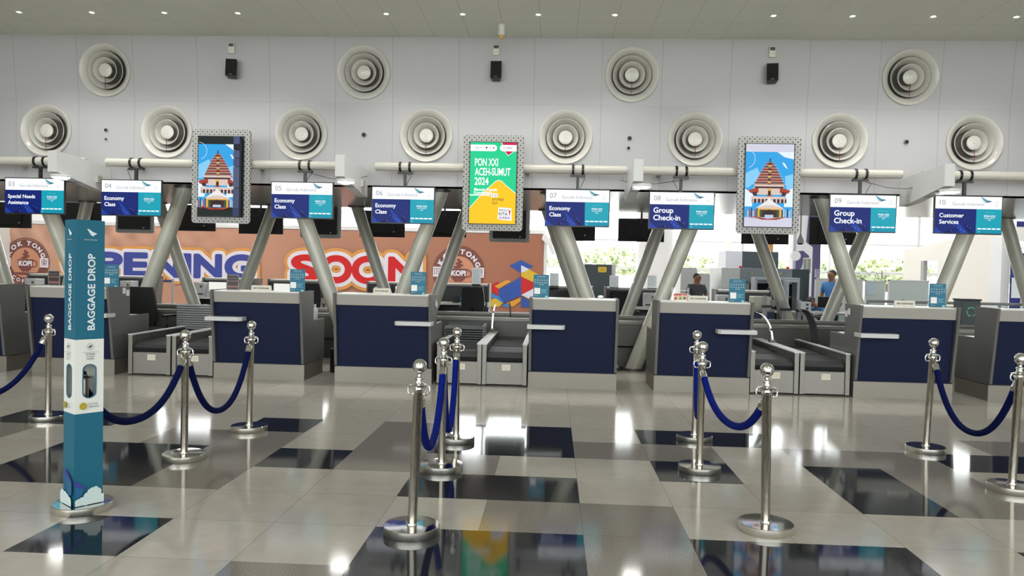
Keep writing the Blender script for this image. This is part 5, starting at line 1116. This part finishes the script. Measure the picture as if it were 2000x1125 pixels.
def person(lab, loc, rz, shirt, trouser, arms, sc_=1.0, seated=False, seat=.50, nod=0.0, hat=None, lean=0.0):
    t = thing('person', lab, 'person', loc, rz); t.scale = (sc_,)*3
    ph = .93 if not seated else seat                       # pelvis height
    T = lambda x, y, z, r: (x, y-lean*(z-ph), z, r)       # torso leans forward (towards -y)
    V = [T(0, 0, ph, (.15, .10)), T(0, 0, ph+.20, (.135, .10)), T(0, 0, ph+.36, (.155, .105)), T(0, 0, ph+.48, (.07, .06))]; E = [(0, 1), (1, 2), (2, 3)]
    nk = V[3]; hx = 0; hy = nk[1]-.02-nod*.1; hz_ = nk[2]+.06
    V += [(0, hy, hz_, (.066, .07)), (0, hy-.02-nod*.04, hz_+.075-nod*.02, (.10, .115)), (0, hy-.01-nod*.07, hz_+.15-nod*.04, (.082, .095))]; E += [(3, 4), (4, 5), (5, 6)]
    head = Vector(V[5][:3])
    def chain(start, pts):
        p = start
        for q in pts: V.append(q); E.append((p, len(V)-1)); p = len(V)-1
        return p
    arm_shirt = []
    for s, key in ((-1, 'l'), (1, 'r')):
        sh = T(s*.19, 0, ph+.42, .052); el, wr = arms[key]; el = (s*el[0], el[1]-lean*.2, ph+el[2], .04); wr = (s*wr[0], wr[1]-lean*.2, ph+wr[2], .027)
        arm_shirt.append((sh, el)); d = (Vector(wr[:3])-Vector(el[:3])).normalized(); pm = Vector(wr[:3])+d*.05
        i = chain(2, [sh, el, wr, (*pm, .03)]); side = d.cross(Vector((0, 0, 1)));
        side = side.normalized() if side.length > .1 else Vector((1, 0, 0)); dn = side.cross(d).normalized()
        for k in range(4):                                 # four fingers, slightly curled
            b0 = pm+d*.03+side*(.027-.018*k); ln = (.036, .042, .04, .03)[k]; p1 = b0+d*ln-dn*.008; p2 = p1+d*ln*.6-dn*.022
            chain(i, [(*b0, .0095), (*p1, .0085), (*p2, .007)])
        th = pm-d*.01+side*(.035)*(1 if s > 0 else 1); chain(i, [(*th, .011), (*(th+d*.03+side*.015-dn*.01), .009)])
    for s in (-1, 1):
        if seated: L = [(s*.10, -.03, ph, .085), (s*.14, -.42, ph+.02, .06), (s*.14, -.44, ph-.40, .042), (s*.14, -.52, ph-.45, .04), (s*.14, -.62, ph-.465, .03)]
        else: L = [(s*.09, 0, ph-.08, .09), (s*.10, -.01, .50, .06), (s*.10, .02, .10, .04), (s*.10, -.05, .05, .04), (s*.10, -.15, .035, .03)]
        chain(0, L)
    skin_obj('body', V, E, SKIN, t)
    S = [T(0, 0, ph-.04, (.165, .12)), T(0, 0, ph+.20, (.15, .115)), T(0, 0, ph+.36, (.17, .12)), T(0, 0, ph+.45, (.10, .08))]; SE = [(0, 1), (1, 2), (2, 3)]
    for sh, el in arm_shirt:
        S.append((*sh[:3], .068)); SE.append((2, len(S)-1)); m_ = Vector(sh[:3]).lerp(Vector(el[:3]), .85); S.append((*m_, .056)); SE.append((len(S)-2, len(S)-1))
    skin_obj('shirt', S, SE, shirt, t)
    Q = [(0, 0, ph, (.165, .125))]; QE = []
    for s in (-1, 1):
        L = [(s*.11, -.2, ph, .10), (s*.14, -.42, ph+.02, .078), (s*.14, -.44, ph-.38, .06)] if seated else [(s*.09, 0, ph-.1, .105), (s*.10, -.01, .50, .078), (s*.10, .02, .10, .062)]
        p = 0
        for q in L: Q.append(q); QE.append((p, len(Q)-1)); p = len(Q)-1
    skin_obj('trousers', Q, QE, trouser, t)
    b = MB()
    for s in (-1, 1): b.rbox(s*.12-.045, s*.12+.045, (-.68 if seated else -.2), (-.38 if seated else .06), (ph-.5 if seated else 0), (ph-.41 if seated else .09), M_BLACK, .02)
    b.build('shoes', t, bevel=.01)
    H = head; f = nod*.5
    ro = Matrix.Rotation(f, 3, 'X'); of = ro @ Vector((0, .036, .034)); MB().ball((0, 0, 0), .104, HAIR, 14, (.88, 1.0, .84)).build('hair', t, tuple(H+of), (radians(26)+f, 0, 0))
    fc = MB()
    for s in (-1, 1): fc.ball((s*.030, -.083, .012), .0065, CARD_W, 8).ball((s*.030, -.088, .012), .0045, M_BLACK, 6).box(s*.030-.016, s*.030+.016, -.093, -.082, .028, .033, HAIR).ball((s*.078, .01, .0), .022, SKIN, 8, (.4, .8, 1.2))
    fc.add([(0, -.085, .02), (-.014, -.086, -.022), (.014, -.086, -.022), (0, -.112, -.018), (0, -.086, -.028)], [(0, 1, 3), (0, 3, 2), (1, 4, 3), (3, 4, 2)], SKIN, True).ball((0, -.084, -.046), .02, LIP, 8, (1, .3, .3)); fc.build('face', t, tuple(H), (f, 0, 0))
    if hat == 'beret':
        c = MB(); c.ball((0, 0, 0), .115, mat('navy_cap', (24, 26, 38), .6), 14, (.95, 1.05, .42)).box(-.09, .09, -.118, -.02, -.045, -.03, mat('navy_cap', (0, 0, 0))); c.lathe([(.092, -.05), (.098, -.02)], mat('cap_band', (190, 190, 195), .5), 24); c.build('cap', t, tuple(H+ro @ Vector((0, .0, .085))), (f+radians(6), 0, 0))
    return t
BLU = mat('light_blue_uniform', (70, 130, 190), .7); NAVYT = mat('navy_trousers', (26, 30, 42), .7); GRY = mat('charcoal_polo', (74, 76, 82), .7); DNV = mat('dark_blue_uniform', (34, 46, 70), .7)
fold = {'l': ((.27, -.02, .18), (.05, -.26, .06)), 'r': ((.27, -.02, .18), (.06, -.27, .03))}
down = {'l': ((.25, .0, .14), (.24, -.10, -.08)), 'r': ((.25, .0, .14), (.25, -.12, -.08))}
reach = {'l': ((.26, -.14, .20), (.20, -.42, .22)), 'r': ((.26, -.14, .20), (.22, -.42, .22))}
q = at(1361, 532, 16.9); person('man in a charcoal polo standing behind the counters with folded hands, looking right', (q.x, 16.9, 0), radians(22), GRY, NAVYT, fold, q.z/1.68)
q = at(1622, 563, 17.2); person('seated officer in a light blue shirt and dark cap bending over the desk', (q.x+.02, 17.5, 0), radians(-72), BLU, NAVYT, reach, .84, True, nod=1.1, hat='beret', lean=.55)
t = thing('stool', 'dark stool under the officer with the cap', 'stool', (q.x+.02, 17.52, 0)); MB().cyl((0, 0, .36), .16, .04, M_BLACK, 24).build('seat', t); MB().cyl((0, 0, 0), .03, .36, M_GREY, 12).cyl((0, 0, 0), .2, .02, M_GREY, 24).build('pedestal', t)
q = at(1642, 527, 17.4); person('standing officer in a light blue uniform half hidden by the crossing struts', (q.x, 17.9, 0), radians(-50), BLU, NAVYT, down, q.z/1.67)
q = at(1519, 524, 18.2); person('staff member in dark blue leaning an arm on the X-ray scanner behind a strut', (q.x-.1, 18.5, 0), radians(80), DNV, NAVYT, reach, .86, False, lean=.1)
q = at(1718, 575, 18.6); person('seated officer in light blue bending low in front of the frosted partition', (q.x, 18.6, 0), radians(70), BLU, NAVYT, reach, .80, True, nod=1.2, lean=.9)
# unseen lamps added behind the visitor to brighten the island front
for i in range(6):
    for j in range(4):
        x, y = -12+4.8*i, -10+3.6*j; z = 4.92+.02*(10-y)**1.6-.03
        t = thing('added_hall_lamp', 'round recessed lamp added in the hall ceiling above the public side', 'added ceiling lamp', (x, y, z), 0, 'added round lamps over the public side of the hall')
        MB().lathe([(.26, -.05), (.32, -.05), (.34, .0)], M_WHITE, 28).build('housing', t); MB().lathe([(0, -.045), (.26, -.046)], M_LAMP, 28, smooth=False).build('lens', t)
        d = bpy.data.lights.new('added_hall_light', 'AREA'); d.shape = 'DISK'; d.size = .5; d.energy = HALL_W; d.color = (1, .98, .95); o = bpy.data.objects.new('added_hall_light', d); COL.objects.link(o); o.location = (x, y, z-.06)
for i in range(7):  # more added lamps, hidden above the rear hall, to lift its light
    for j in range(2):
        x, y = -15+5*i, 19+5*j
        t = thing('added_rear_lamp', 'round recessed lamp added in the ceiling of the area beyond the island', 'added ceiling lamp', (x, y, 5.6), 0, 'added round lamps over the area beyond the island')
        MB().lathe([(.26, -.05), (.32, -.05), (.34, .0)], M_WHITE, 28).build('housing', t); MB().lathe([(0, -.045), (.26, -.046)], M_LAMP, 28, smooth=False).build('lens', t)
        d = bpy.data.lights.new('added_rear_light', 'AREA'); d.shape = 'DISK'; d.size = .5; d.energy = 75; d.color = (1, .98, .95); o = bpy.data.objects.new('added_rear_light', d); COL.objects.link(o); o.location = (x, y, 5.53)
